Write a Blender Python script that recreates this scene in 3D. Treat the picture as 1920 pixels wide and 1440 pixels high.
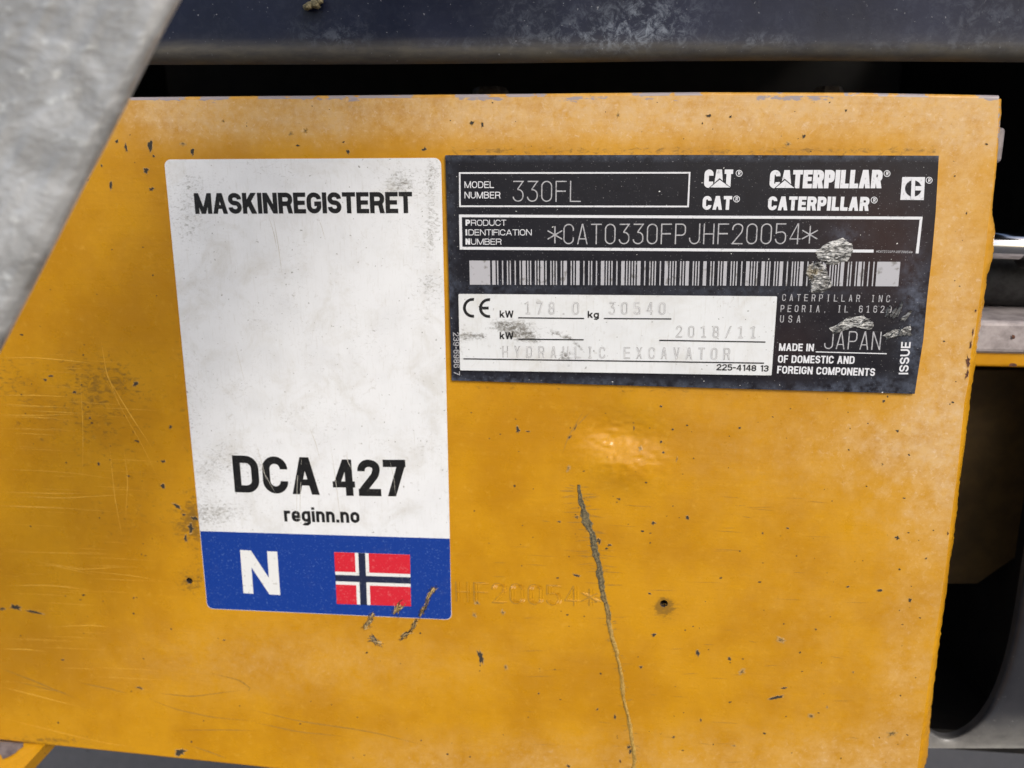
import bpy, math, random
import numpy as np
from mathutils import Matrix, Vector
from mathutils.geometry import delaunay_2d_cdt

for o in list(bpy.data.objects):
    bpy.data.objects.remove(o)
S = bpy.context.scene
COL = S.collection
random.seed(7)
RNG = np.random.default_rng(7)
R = math.radians

# ------------------------------------------------------------------ camera
FPX = 1600.0                       # focal length in photo pixels (1920 wide)
RV = np.array([0.230, 0.106, 0.014])
TV = np.array([-17.892, -63.088, 236.072])
Z0 = 1.12                          # height of the identification plate's top edge above the ground
PLW, PLH = 130.0, 63.7
def rodr(r):
    th = np.linalg.norm(r); k = r/th
    K = np.array([[0,-k[2],k[1]],[k[2],0,-k[0]],[-k[1],k[0],0]])
    return np.eye(3)+np.sin(th)*K+(1-np.cos(th))*K@K
RM = rodr(RV)
CAM = -RM.T@TV                     # camera in plate millimetres (x right, y down, z into the machine)
def w3(p):                         # plate millimetres -> world metres
    return Vector((p[0]/1000, p[2]/1000, Z0-p[1]/1000))
def P(px, py, y=0.0):
    """photo pixel -> world point on the vertical plane at depth y (metres behind the painted face)"""
    d = RM.T@np.array([(px-960)/FPX, (py-720)/FPX, 1.0])
    s = (y*1000-CAM[2])/d[2]
    return w3(CAM+d*s)
def px_of(x, z, y=0.0):            # world arrays -> photo pixels
    X = np.stack([np.asarray(x)*1000, (Z0-np.asarray(z))*1000, np.zeros_like(np.asarray(x))+np.asarray(y)*1000], -1)
    c = X@RM.T+TV
    return 960+FPX*c[...,0]/c[...,2], 720+FPX*c[...,1]/c[...,2]
cam = bpy.data.cameras.new('camera')
cam.lens = FPX/1920*36; cam.sensor_width = 36; cam.sensor_fit = 'HORIZONTAL'
cam.clip_start = 0.005; cam.clip_end = 400
co = bpy.data.objects.new('camera', cam); COL.objects.link(co)
A = np.array([[1,0,0],[0,0,1],[0,-1,0]], float)      # plate axes -> world axes
Rw = A@RM.T                                          # camera (x right,y down,z fwd) -> world
m = Matrix.Identity(4)
for i in range(3):
    m[i][0] = Rw[i,0]; m[i][1] = -Rw[i,1]; m[i][2] = -Rw[i,2]
m.translation = w3(CAM)
co.matrix_world = m
S.camera = co
cam.dof.use_dof = True
cam.dof.focus_distance = 0.226
cam.dof.aperture_fstop = 14.0

# ------------------------------------------------------------------ world, sun, exposure
W = bpy.data.worlds.new('World'); S.world = W; W.use_nodes = True
SUN_EL, SUN_AZ = R(38), R(150)       # azimuth clockwise from +Y; 180 = from the camera's side
nt = W.node_tree
sky = nt.nodes.new('ShaderNodeTexSky'); sky.sky_type = 'NISHITA'; sky.sun_disc = False
sky.sun_elevation = SUN_EL; sky.sun_rotation = SUN_AZ
sky.air_density = 1.0; sky.dust_density = 3.0; sky.ozone_density = 1.0
nt.nodes['Background'].inputs['Strength'].default_value = 0.10
nt.links.new(sky.outputs[0], nt.nodes['Background'].inputs['Color'])
sl = bpy.data.lights.new('sun', 'SUN'); sl.energy = 1.3; sl.angle = R(24); sl.color = (1.0, 0.965, 0.91)
so = bpy.data.objects.new('sun', sl); COL.objects.link(so)
sd = Vector((math.sin(SUN_AZ)*math.cos(SUN_EL), math.cos(SUN_AZ)*math.cos(SUN_EL), math.sin(SUN_EL)))
so.rotation_euler = sd.to_track_quat('Z', 'Y').to_euler()
so.location = (0, -3, 4)
S.view_settings.view_transform = 'Standard'; S.view_settings.look = 'None'
S.view_settings.gamma = 1.0; S.view_settings.use_curve_mapping = False
S.view_settings.exposure = 0.66
S.render.engine = 'CYCLES'

# ------------------------------------------------------------------ helpers
def tag(o, label=None, cat=None, group=None, kind=None):
    if label: o['label'] = label
    if cat: o['category'] = cat
    if group: o['group'] = group
    if kind: o['kind'] = kind
    return o
def link(o, parent=None):
    COL.objects.link(o)
    if parent is not None:
        o.parent = parent
        o.matrix_parent_inverse = parent.matrix_world.inverted()
    return o
def mesh(name, verts, faces, mat, parent=None, smooth=False, attrs=None, mats=None, midx=None):
    me = bpy.data.meshes.new(name)
    me.from_pydata([tuple(v) for v in verts], [], [tuple(f) for f in faces])
    for m_ in (mats or [mat]): me.materials.append(m_)
    if midx is not None: me.polygons.foreach_set('material_index', np.array(midx, np.int32))
    if smooth: me.polygons.foreach_set('use_smooth', np.ones(len(me.polygons), bool))
    for k, a in (attrs or {}).items():
        at = me.attributes.new(k, 'FLOAT', 'POINT'); at.data.foreach_set('value', np.asarray(a, np.float32).ravel())
    me.update()
    return link(bpy.data.objects.new(name, me), parent)
def grid(name, V, mat, parent=None, attrs=None, smooth=True, drop=None):
    """V: (rows, cols, 3) array"""
    n, k = V.shape[:2]
    idx = np.arange(n*k).reshape(n, k)
    F = np.stack([idx[:-1,:-1], idx[:-1,1:], idx[1:,1:], idx[1:,:-1]], -1).reshape(-1, 4)
    if drop is not None:
        d = drop.reshape(-1)
        F = F[~d[F].all(1)]
    me = bpy.data.meshes.new(name)
    me.vertices.add(n*k); me.vertices.foreach_set('co', V.astype(np.float32).ravel())
    me.loops.add(F.size); me.loops.foreach_set('vertex_index', F.astype(np.int32).ravel())
    me.polygons.add(len(F)); me.polygons.foreach_set('loop_start', np.arange(0, F.size, 4, dtype=np.int32))
    me.update(calc_edges=True)
    me.polygons.foreach_set('use_smooth', np.full(len(F), smooth))
    me.materials.append(mat)
    for kk, a in (attrs or {}).items():
        at = me.attributes.new(kk, 'FLOAT', 'POINT'); at.data.foreach_set('value', np.asarray(a, np.float32).ravel())
    me.update()
    return link(bpy.data.objects.new(name, me), parent)
def empty(name, loc):
    o = bpy.data.objects.new(name, None); o.location = loc; o.empty_display_size = 0.01
    COL.objects.link(o); bpy.context.view_layer.update() if False else None
    o.matrix_world = Matrix.Translation(loc)
    return o
_tab = {}
def vnoise(x, y, seed=0):
    if seed not in _tab: _tab[seed] = np.random.default_rng(seed).random((256, 256))
    r = _tab[seed]
    xi = np.floor(x).astype(int); yi = np.floor(y).astype(int)
    fx = x-xi; fy = y-yi; fx = fx*fx*(3-2*fx); fy = fy*fy*(3-2*fy)
    g = lambda a, b: r[a % 256, b % 256]
    return (g(xi,yi)*(1-fx)+g(xi+1,yi)*fx)*(1-fy)+(g(xi,yi+1)*(1-fx)+g(xi+1,yi+1)*fx)*fy
def fbm(x, y, seed=0, oct=4):
    s = 0; a = 0.5; n = 0
    for i in range(oct):
        s = s+a*vnoise(x*2**i, y*2**i, seed+i); n += a; a *= 0.5
    return s/n
def gauss(px, py, cx, cy, rx, ry, ang=0):
    c, s = math.cos(R(ang)), math.sin(R(ang))
    u = (px-cx)*c+(py-cy)*s; v = -(px-cx)*s+(py-cy)*c
    return np.exp(-(u/rx)**2-(v/ry)**2)
def sstep(a, b, x):
    t = np.clip((x-a)/(b-a), 0, 1); return t*t*(3-2*t)
def lerp_poly(pts, q, axis):      # interpolate polyline: other coordinate as a function of coordinate 'axis'
    p = sorted(pts, key=lambda t: t[axis]); a = np.array(p, float)
    return np.interp(q, a[:,axis], a[:,1-axis])

# ------------------------------------------------------------------ node helper
class N:
    def __init__(s, name):
        s.m = bpy.data.materials.new(name); s.m.use_nodes = True
        s.t = s.m.node_tree; s.b = s.t.nodes['Principled BSDF']
        s.pos = s.t.nodes.new('ShaderNodeNewGeometry').outputs['Position']
    def put(s, inp, v):
        if hasattr(v, 'is_linked'): s.t.links.new(v, inp)
        elif isinstance(v, tuple) and len(v) == 3 and inp.type == 'RGBA': inp.default_value = (*v, 1)
        else: inp.default_value = v
    def noise(s, scale, detail=3, rough=0.55, vec=None, dist=0.0, stretch=None, out='Fac'):
        n = s.t.nodes.new('ShaderNodeTexNoise')
        n.inputs['Scale'].default_value = scale; n.inputs['Detail'].default_value = detail
        n.inputs['Roughness'].default_value = rough; n.inputs['Distortion'].default_value = dist
        v = vec or s.pos
        if stretch:
            mp = s.t.nodes.new('ShaderNodeMapping'); s.t.links.new(v, mp.inputs['Vector'])
            mp.inputs['Scale'].default_value = stretch[:3]
            if len(stretch) > 3: mp.inputs['Rotation'].default_value = (0, stretch[3], 0)
            v = mp.outputs[0]
        s.t.links.new(v, n.inputs['Vector'])
        return n.outputs[out]
    def voro(s, scale, out='Distance'):
        n = s.t.nodes.new('ShaderNodeTexVoronoi'); n.inputs['Scale'].default_value = scale
        s.t.links.new(s.pos, n.inputs['Vector']); return n.outputs[out]
    def attr(s, name):
        n = s.t.nodes.new('ShaderNodeAttribute'); n.attribute_name = name; return n.outputs['Fac']
    def math(s, op, a, b=0.0, c=None, clamp=False):
        n = s.t.nodes.new('ShaderNodeMath'); n.operation = op; n.use_clamp = clamp
        s.put(n.inputs[0], a); s.put(n.inputs[1], b)
        if c is not None: s.put(n.inputs[2], c)
        return n.outputs[0]
    def ss(s, v, lo, hi):
        n = s.t.nodes.new('ShaderNodeMapRange'); n.interpolation_type = 'SMOOTHSTEP'
        s.put(n.inputs['Value'], v); n.inputs['From Min'].default_value = lo; n.inputs['From Max'].default_value = hi
        return n.outputs['Result']
    def rng(s, v, lo, hi, a, b):
        n = s.t.nodes.new('ShaderNodeMapRange'); s.put(n.inputs['Value'], v)
        for k, q in zip(('From Min','From Max','To Min','To Max'), (lo, hi, a, b)): n.inputs[k].default_value = q
        return n.outputs['Result']
    def mix(s, f, a, b):
        n = s.t.nodes.new('ShaderNodeMix'); n.data_type = 'RGBA'
        s.put(n.inputs['Factor'], f); s.put(n.inputs[6], a); s.put(n.inputs[7], b)
        return n.outputs[2]
    def bump(s, h, strength=0.3, dist=0.0002, prev=None):
        n = s.t.nodes.new('ShaderNodeBump'); n.inputs['Strength'].default_value = strength
        n.inputs['Distance'].default_value = dist; s.put(n.inputs['Height'], h)
        if prev is not None: s.t.links.new(prev, n.inputs['Normal'])
        return n.outputs[0]
    def out(s, color, rough=0.5, metal=0.0, spec=0.5, normal=None, coat=0.0):
        s.put(s.b.inputs['Base Color'], color); s.put(s.b.inputs['Roughness'], rough)
        s.put(s.b.inputs['Metallic'], metal); s.put(s.b.inputs['Specular IOR Level'], spec)
        if coat: s.b.inputs['Coat Weight'].default_value = coat; s.b.inputs['Coat Roughness'].default_value = 0.08
        if normal is not None: s.t.links.new(normal, s.b.inputs['Normal'])
        return s.m

# ------------------------------------------------------------------ materials
def yellow_paint(name, base=(0.585, 0.280, 0.007), deep=(0.475, 0.212, 0.004)):
    n = N(name)
    c = n.mix(n.ss(n.noise(32, 6, 0.62), 0.36, 0.64), base, deep)
    c = n.mix(n.math('MULTIPLY', n.ss(n.noise(420, 3, 0.6), 0.55, 0.8), 0.35), c, (0.72, 0.40, 0.05))
    c = n.mix(n.math('MULTIPLY', n.ss(n.noise(1400, 4, 0.7), 0.42, 0.70), 0.22), c, tuple(v*0.72 for v in base))
    c = n.mix(n.math('MULTIPLY', n.ss(n.noise(520, 5, 0.7, stretch=(0.35, 1, 3.0)), 0.48, 0.75), 0.28), c, (base[0]*0.80, base[1]*0.84, base[2]*1.6))
    dust = n.attr('dust'); grime = n.attr('grime'); bare = n.attr('bare')
    dn = n.math('MULTIPLY', dust, n.rng(n.noise(170, 7, 0.74), 0.34, 0.66, 0.05, 1.4), clamp=True)
    c = n.mix(dn, c, (0.64, 0.39, 0.13))
    c = n.mix(n.math('MULTIPLY', n.ss(dust, 0.35, 0.95), n.rng(n.noise(420, 6, 0.72), 0.35, 0.65, 0.0, 0.62), clamp=True), c, (0.60, 0.415, 0.235))
    wh = n.math('MULTIPLY', n.ss(n.noise(620, 6, 0.75, dist=0.5), 0.52, 0.74), n.ss(dust, 0.05, 0.7), clamp=True)
    c = n.mix(n.math('MULTIPLY', wh, 0.42), c, (0.78, 0.66, 0.5))
    g = n.math('ADD', n.noise(560, 6, 0.74, dist=0.6, stretch=(0.7, 1, 1.3)), n.math('MULTIPLY', grime, 0.42))
    g = n.math('MULTIPLY', n.ss(g, 0.70, 0.90), n.ss(grime, 0.0, 0.35))
    c = n.mix(n.math('MULTIPLY', g, 0.62), c, (0.10, 0.065, 0.022))
    film = n.math('MULTIPLY', grime, 0.16, clamp=True)
    c = n.mix(film, c, (0.26, 0.13, 0.02))
    st = n.noise(60, 4, 0.6, stretch=(1.0, 1.0, 14.0))
    c = n.mix(n.math('MULTIPLY', n.ss(st, 0.55, 0.8), 0.30), c, (0.45, 0.21, 0.015))
    spk = n.ss(n.noise(1500, 2, 0.5), 0.735, 0.77)
    c = n.mix(n.math('MULTIPLY', spk, 0.65), c, (0.10, 0.07, 0.03))
    bn = n.ss(n.math('ADD', n.noise(330, 4, 0.65, stretch=(1, 1, 2.2)), n.math('MULTIPLY', bare, 0.5)), 0.72, 0.82)
    bn = n.math('MULTIPLY', bn, n.ss(bare, 0.02, 0.2))
    c = n.mix(bn, c, (0.33, 0.29, 0.30))
    rough = n.math('ADD', n.rng(n.noise(140, 4, 0.6), 0.3, 0.7, 0.22, 0.40), n.math('MULTIPLY', dust, 0.20), clamp=True)
    rough = n.math('SUBTRACT', rough, n.math('MULTIPLY', n.attr('polish'), 0.13), clamp=True)
    nb = n.bump(n.noise(1100, 4, 0.6), 0.14, 0.0002)
    nb = n.bump(n.noise(150, 3, 0.5, stretch=(0.5, 1, 6)), 0.08, 0.0005, nb)
    return n.out(c, rough, 0, 0.36, nb)
M = {}
M['yellow'] = yellow_paint('yellow_paint')

def label_white(name, base, gcol, sharp=0.0):
    n = N(name)
    grime = n.attr('grime')
    c = n.mix(n.ss(n.noise(90, 4), 0.4, 0.75), base, tuple(v*0.93 for v in base))
    g = n.math('ADD', n.noise(800, 6, 0.76, dist=0.8, stretch=(1.0, 1, 1.7, 0.6)), n.math('MULTIPLY', grime, 0.40))
    g = n.math('MULTIPLY', n.ss(g, 0.66, 0.98), n.ss(grime, 0.0, 0.3))
    c = n.mix(n.math('MULTIPLY', g, 0.9), c, gcol)
    st = n.noise(260, 5, 0.7, stretch=(6.0, 1.0, 0.7, 0.25))
    c = n.mix(n.math('MULTIPLY', n.ss(st, 0.52, 0.78), 0.36), c, (0.45, 0.43, 0.37))
    c = n.mix(n.math('MULTIPLY', n.ss(n.noise(75, 6, 0.7, dist=0.5), 0.46, 0.74), 0.42), c, (0.50, 0.475, 0.41))
    c = n.mix(n.math('MULTIPLY', n.ss(n.noise(330, 6, 0.78, dist=1.0), 0.58, 0.76), 0.5), c, (0.34, 0.31, 0.25))
    spk = n.ss(n.noise(900, 2, 0.5), 0.70, 0.75)
    c = n.mix(n.math('MULTIPLY', spk, 0.6), c, gcol)
    return n.out(c, n.rng(n.noise(200, 3), 0.3, 0.7, 0.34, 0.5), 0, 0.45, n.bump(n.noise(2500, 2), 0.05, 0.0001))
M['sticker'] = label_white('sticker_white', (0.785, 0.80, 0.815), (0.10, 0.085, 0.05))
M['rating'] = label_white('rating_plate_white', (0.72, 0.74, 0.75), (0.05, 0.038, 0.018))

def print_mat(name, col, speck, amount, rough=0.45, scale=1600, lo=0.60, hi=0.68):
    n = N(name)
    c = n.mix(n.math('MULTIPLY', n.ss(n.noise(scale, 2, 0.5), lo, hi), amount), col, speck)
    c = n.mix(n.math('MULTIPLY', n.ss(n.noise(160, 4, 0.65), 0.55, 0.78), 0.14), c, tuple(0.7*v+0.3*w for v, w in zip(col, (0.3, 0.28, 0.22))))
    return n.out(c, rough, 0, 0.4)
M['ink'] = print_mat('black_ink', (0.008, 0.008, 0.009), (0.12, 0.115, 0.10), 0.28)
M['blue'] = print_mat('blue_band_print', (0.005, 0.040, 0.27), (0.10, 0.19, 0.48), 0.5, lo=0.62, hi=0.70, scale=1900)  # pale specks paint in the sparkle of the reflective band
M['red'] = print_mat('flag_red_print', (0.62, 0.018, 0.035), (0.75, 0.2, 0.2), 0.35)
M['flagblue'] = print_mat('flag_blue_print', (0.014, 0.02, 0.055), (0.15, 0.16, 0.2), 0.3)
M['whiteprint'] = print_mat('white_print', (0.76, 0.77, 0.76), (0.35, 0.33, 0.27), 0.45, lo=0.62, hi=0.72, scale=900)
M['plateprint'] = print_mat('plate_white_print', (0.70, 0.71, 0.74), (0.25, 0.25, 0.27), 0.5, lo=0.6, hi=0.75, scale=1500)
M['engrave'] = print_mat('engraved_line', (0.42, 0.42, 0.44), (0.15, 0.15, 0.16), 0.6, lo=0.5, hi=0.7, scale=1200)
M['barwhite'] = print_mat('barcode_silver', (0.44, 0.44, 0.47), (0.15, 0.14, 0.12), 0.7, lo=0.58, hi=0.72, scale=500)
M['punch_shade'] = print_mat('punched_shade_grey', (0.36, 0.36, 0.36), (0.6, 0.6, 0.6), 0.6, lo=0.48, hi=0.66, scale=500)
M['punch_highlight'] = print_mat('punched_highlight', (0.74, 0.75, 0.76), (0.45, 0.45, 0.45), 0.5, lo=0.55, hi=0.7, scale=700)

def black_plate():
    n = N('identification_plate_black')
    dust = n.attr('dust'); warm = n.attr('warm')
    c = n.mix(n.ss(n.noise(40, 4), 0.35, 0.7), (0.007, 0.007, 0.012), (0.010, 0.010, 0.015))
    c = n.mix(warm, c, (0.028, 0.015, 0.016))
    d = n.math('MULTIPLY', dust, n.rng(n.noise(420, 6, 0.72), 0.38, 0.75, 0.0, 1.1), clamp=True)
    c = n.mix(d, c, (0.16, 0.19, 0.26))
    s1 = n.ss(n.noise(2300, 2, 0.5), 0.67, 0.73)
    c = n.mix(n.math('MULTIPLY', s1, 0.55), c, (0.40, 0.40, 0.42))
    s2 = n.ss(n.noise(900, 2, 0.5), 0.755, 0.775)
    c = n.mix(s2, c, (0.7, 0.7, 0.68))
    sc = n.ss(n.noise(330, 5, 0.7, stretch=(4, 1, 1, 0.9)), 0.68, 0.78)
    c = n.mix(n.math('MULTIPLY', sc, 0.25), c, (0.2, 0.2, 0.22))
    return n.out(c, n.rng(n.noise(300, 4), 0.3, 0.7, 0.28, 0.45), 0, 0.32, n.bump(n.noise(1800, 2), 0.06, 0.0001))
M['plate'] = black_plate()
def edge_metal():
    n = N('plate_edge_metal')
    return n.out(n.mix(n.noise(700, 4), (0.18, 0.17, 0.16), (0.42, 0.42, 0.42)), 0.5, 0.4)
M['edge'] = edge_metal()
def raw_metal():
    n = N('torn_bare_metal')
    k = n.noise(420, 6, 0.72, stretch=(1, 1, 3.2, 0.7), dist=1.2)
    c = n.mix(n.ss(k, 0.40, 0.66), (0.045, 0.044, 0.043), (0.74, 0.74, 0.72))
    c = n.mix(n.math('MULTIPLY', n.ss(n.noise(240, 4, 0.6), 0.55, 0.72), 0.6), c, (0.20, 0.15, 0.06))
    return n.out(c, n.rng(k, 0.3, 0.7, 0.55, 0.3), 0.55, 0.5, n.bump(k, 0.7, 0.0006))
M['raw'] = raw_metal()
def chip_dark():
    n = N('chipped_primer')
    return n.out(n.mix(n.noise(900, 4, 0.7), (0.014, 0.017, 0.016), (0.085, 0.07, 0.05)), 0.7, 0.0, 0.2, n.bump(n.noise(2000, 3), 0.5, 0.0002))
M['chip'] = chip_dark()
def simple(name, a, b, scale=500, rough=0.55, metal=0.0, bump=0.2, bd=0.0002, lo=0.35, hi=0.65):
    n = N(name); k = n.noise(scale, 5, 0.65)
    return n.out(n.mix(n.ss(k, lo, hi), a, b), rough, metal, 0.5, n.bump(n.noise(scale*2, 4), bump, bd))
M['halo'] = simple('chip_rim_paint', (0.50, 0.30, 0.10), (0.42, 0.22, 0.03), 900)
M['rust'] = simple('rusty_chip', (0.035, 0.012, 0.008), (0.14, 0.045, 0.015), 1500)
M['brown'] = simple('scraped_brown', (0.07, 0.045, 0.018), (0.32, 0.20, 0.06), 1300)
M['scrape_dark'] = simple('scraped_dark', (0.025, 0.024, 0.02), (0.10, 0.085, 0.06), 1300)
M['tan'] = simple('scraped_tan', (0.50, 0.30, 0.07), (0.58, 0.45, 0.24), 1300)
M['light_scratch'] = simple('bright_paint_scratch', (0.80, 0.46, 0.07), (0.74, 0.38, 0.03), 900, 0.4)
M['dark_scratch'] = simple('dull_paint_scratch', (0.30, 0.17, 0.03), (0.42, 0.22, 0.03), 900, 0.5)
M['smear'] = simple('old_scrape_line', (0.13, 0.11, 0.055), (0.30, 0.22, 0.09), 1400, 0.6)
M['hole'] = simple('drilled_hole_wall', (0.012, 0.010, 0.009), (0.04, 0.03, 0.025), 900, 0.7)

def navy():
    n = N('navy_painted_steel')
    dust = n.attr('dust'); brown = n.attr('brown')
    c = n.mix(n.ss(n.noise(30, 4), 0.35, 0.7), (0.006, 0.009, 0.024), (0.010, 0.014, 0.036))
    d = n.math('MULTIPLY', dust, n.ss(n.noise(330, 7, 0.78, dist=0.5), 0.44, 0.66), clamp=True)
    c = n.mix(n.math('MULTIPLY', d, 0.85), c, (0.22, 0.25, 0.30))
    c = n.mix(n.math('MULTIPLY', brown, n.rng(n.noise(160, 5, 0.7, stretch=(0.5, 1, 2)), 0.3, 0.7, 0.4, 1.0), clamp=True), c, (0.12, 0.11, 0.088))
    s1 = n.ss(n.noise(1000, 3, 0.55), 0.68, 0.74)
    c = n.mix(n.math('MULTIPLY', s1, 0.45), c, (0.36, 0.37, 0.40))
    r = n.math('ADD', n.rng(n.noise(120, 4), 0.3, 0.7, 0.26, 0.44), n.math('MULTIPLY', brown, 0.2))
    nb = n.bump(n.noise(60, 2), 0.15, 0.001)
    return n.out(c, r, 0, 0.30, n.bump(n.noise(1500, 3), 0.08, 0.0002, nb))
M['navy'] = navy()
def dark_guard():
    n = N('black_guard_paint')
    dust = n.attr('dust')
    c = n.mix(n.ss(n.noise(60, 4), 0.35, 0.7), (0.012, 0.013, 0.019), (0.022, 0.023, 0.029))
    c = n.mix(n.math('MULTIPLY', dust, n.rng(n.noise(200, 5, 0.6), 0.3, 0.7, 0.6, 1.0), clamp=True), c, (0.42, 0.41, 0.38))
    c = n.mix(n.math('MULTIPLY', n.ss(n.noise(1300, 3), 0.66, 0.72), 0.3), c, (0.3, 0.3, 0.3))
    return n.out(c, 0.34, 0, 0.5, n.bump(n.noise(900, 3), 0.08, 0.0002))
M['guard'] = dark_guard()
M['frame'] = simple('shadowed_frame_paint', (0.010, 0.009, 0.008), (0.02, 0.017, 0.014), 60, 0.7)  # near-black so the cavity behind the plate stays in deep shade
def galv():
    n = N('rough_grey_metal')
    k = n.noise(110, 5, 0.6, dist=0.4); k2 = n.noise(260, 4, 0.6, stretch=(1.0, 1, 1.8, -0.5))
    c = n.mix(n.ss(k, 0.35, 0.68), (0.30, 0.30, 0.295), (0.50, 0.505, 0.505))
    c = n.mix(n.math('MULTIPLY', n.ss(k2, 0.58, 0.72), 0.6), c, (0.70, 0.71, 0.69))
    nb = n.bump(k, 0.4, 0.0018); nb = n.bump(k2, 0.4, 0.0009, nb)
    return n.out(c, n.rng(k2, 0.3, 0.7, 0.42, 0.28), 0.25, 0.5, nb)
M['galv'] = galv()
def chrome():
    n = N('polished_rod'); return n.out((0.75, 0.75, 0.76), 0.12, 1.0)
M['chrome'] = chrome()
M['rubber'] = simple('black_rubber', (0.012, 0.012, 0.012), (0.03, 0.03, 0.03), 400, 0.6)
M['inner'] = simple('shaded_yellow_paint', (0.085, 0.05, 0.014), (0.13, 0.075, 0.02), 90, 0.6)  # brown base paints deep shade onto the yellow inner panel
M['wornsteel'] = simple('worn_grey_steel', (0.24, 0.21, 0.21), (0.40, 0.36, 0.36), 160, 0.55, 0.1, 0.25)
M['boltsteel'] = simple('dull_bolt_steel', (0.10, 0.08, 0.06), (0.2, 0.16, 0.12), 400, 0.6, 0.2)
def ground_mat():
    n = N('grey_gravel_asphalt')
    c = n.mix(n.noise(60, 6, 0.7), (0.045, 0.042, 0.042), (0.13, 0.122, 0.118))
    c = n.mix(n.ss(n.noise(2.0, 4), 0.35, 0.7), c, (0.095, 0.089, 0.086))
    return n.out(c, 0.85, 0, 0.3, n.bump(n.noise(120, 5), 0.6, 0.01))
M['ground'] = ground_mat()

# ------------------------------------------------------------------ stroke lettering
def fillet(path, closed=False):
    out = []; n = len(path)
    for i, p in enumerate(path):
        r = p[2] if len(p) > 2 else 0
        if r <= 0 or (not closed and i in (0, n-1)): out.append((p[0], p[1])); continue
        a = np.array(path[(i-1) % n][:2], float); b = np.array(p[:2], float); c = np.array(path[(i+1) % n][:2], float)
        u = a-b; v = c-b; lu, lv = np.linalg.norm(u), np.linalg.norm(v); u /= lu; v /= lv
        ru = min(r, lu*0.5 if (len(path[(i-1)%n])>2 and path[(i-1)%n][2]>0) else lu); rv = min(r, lv*0.5 if (len(path[(i+1)%n])>2 and path[(i+1)%n][2]>0) else lv)
        p0 = b+u*ru; p1 = b+v*rv
        for k in range(9):
            t = k/8*math.pi/2       # elliptical corner
            q = b+u*ru*(1-math.sin(t))+v*rv*(1-math.cos(t))
            out.append(tuple(q))
    res = [out[0]]
    for q in out[1:]:
        if math.hypot(q[0]-res[-1][0], q[1]-res[-1][1]) > 1e-5: res.append(q)
    if closed and math.hypot(res[0][0]-res[-1][0], res[0][1]-res[-1][1]) < 1e-5: res.pop()
    return res
def stroke(path, t, closed=False):
    p = [np.array(q) for q in fillet(path, closed)]; n = len(p); L = []; Rr = []
    for i in range(n):
        a = p[(i-1) % n] if (closed or i > 0) else None
        c = p[(i+1) % n] if (closed or i < n-1) else None
        d1 = (p[i]-a) if a is not None else (c-p[i]); d2 = (c-p[i]) if c is not None else d1
        d1 = d1/np.linalg.norm(d1); d2 = d2/np.linalg.norm(d2)
        n1 = np.array([-d1[1], d1[0]]); n2 = np.array([-d2[1], d2[0]])
        b = n1+n2; k = max(0.35, 1+float(n1@n2)); b = b/k
        L.append(p[i]+b*t/2); Rr.append(p[i]-b*t/2)
    qs = []
    for i in range(n if closed else n-1):
        j = (i+1) % n; qs.append([tuple(L[i]), tuple(L[j]), tuple(Rr[j]), tuple(Rr[i])])
    return qs
def slant(x0, y0, x1, y1, hw):
    return [[(x0-hw, y0), (x0+hw, y0), (x1+hw, y1), (x1-hw, y1)]]
def rect(x0, y0, x1, y1): return [[(x0, y0), (x1, y0), (x1, y1), (x0, y1)]]
WID = dict(zip('ABCDEFGHIJKLMNOPQRSTUVWXYZ', [.60,.56,.56,.57,.49,.46,.58,.57,.16,.46,.57,.46,.70,.58,.58,.54,.58,.57,.54,.52,.57,.57,.85,.58,.58,.5]))
WID.update({c: .52 for c in '023456789'}); WID.update({'1': .34, '*': .42, '/': .42, '.': .14, ',': .14, '-': .3, ' ': .24,
    'k': .50, 'g': .50, 'r': .36, 'e': .50, 'i': .16, 'n': .49, 'o': .51})
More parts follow.
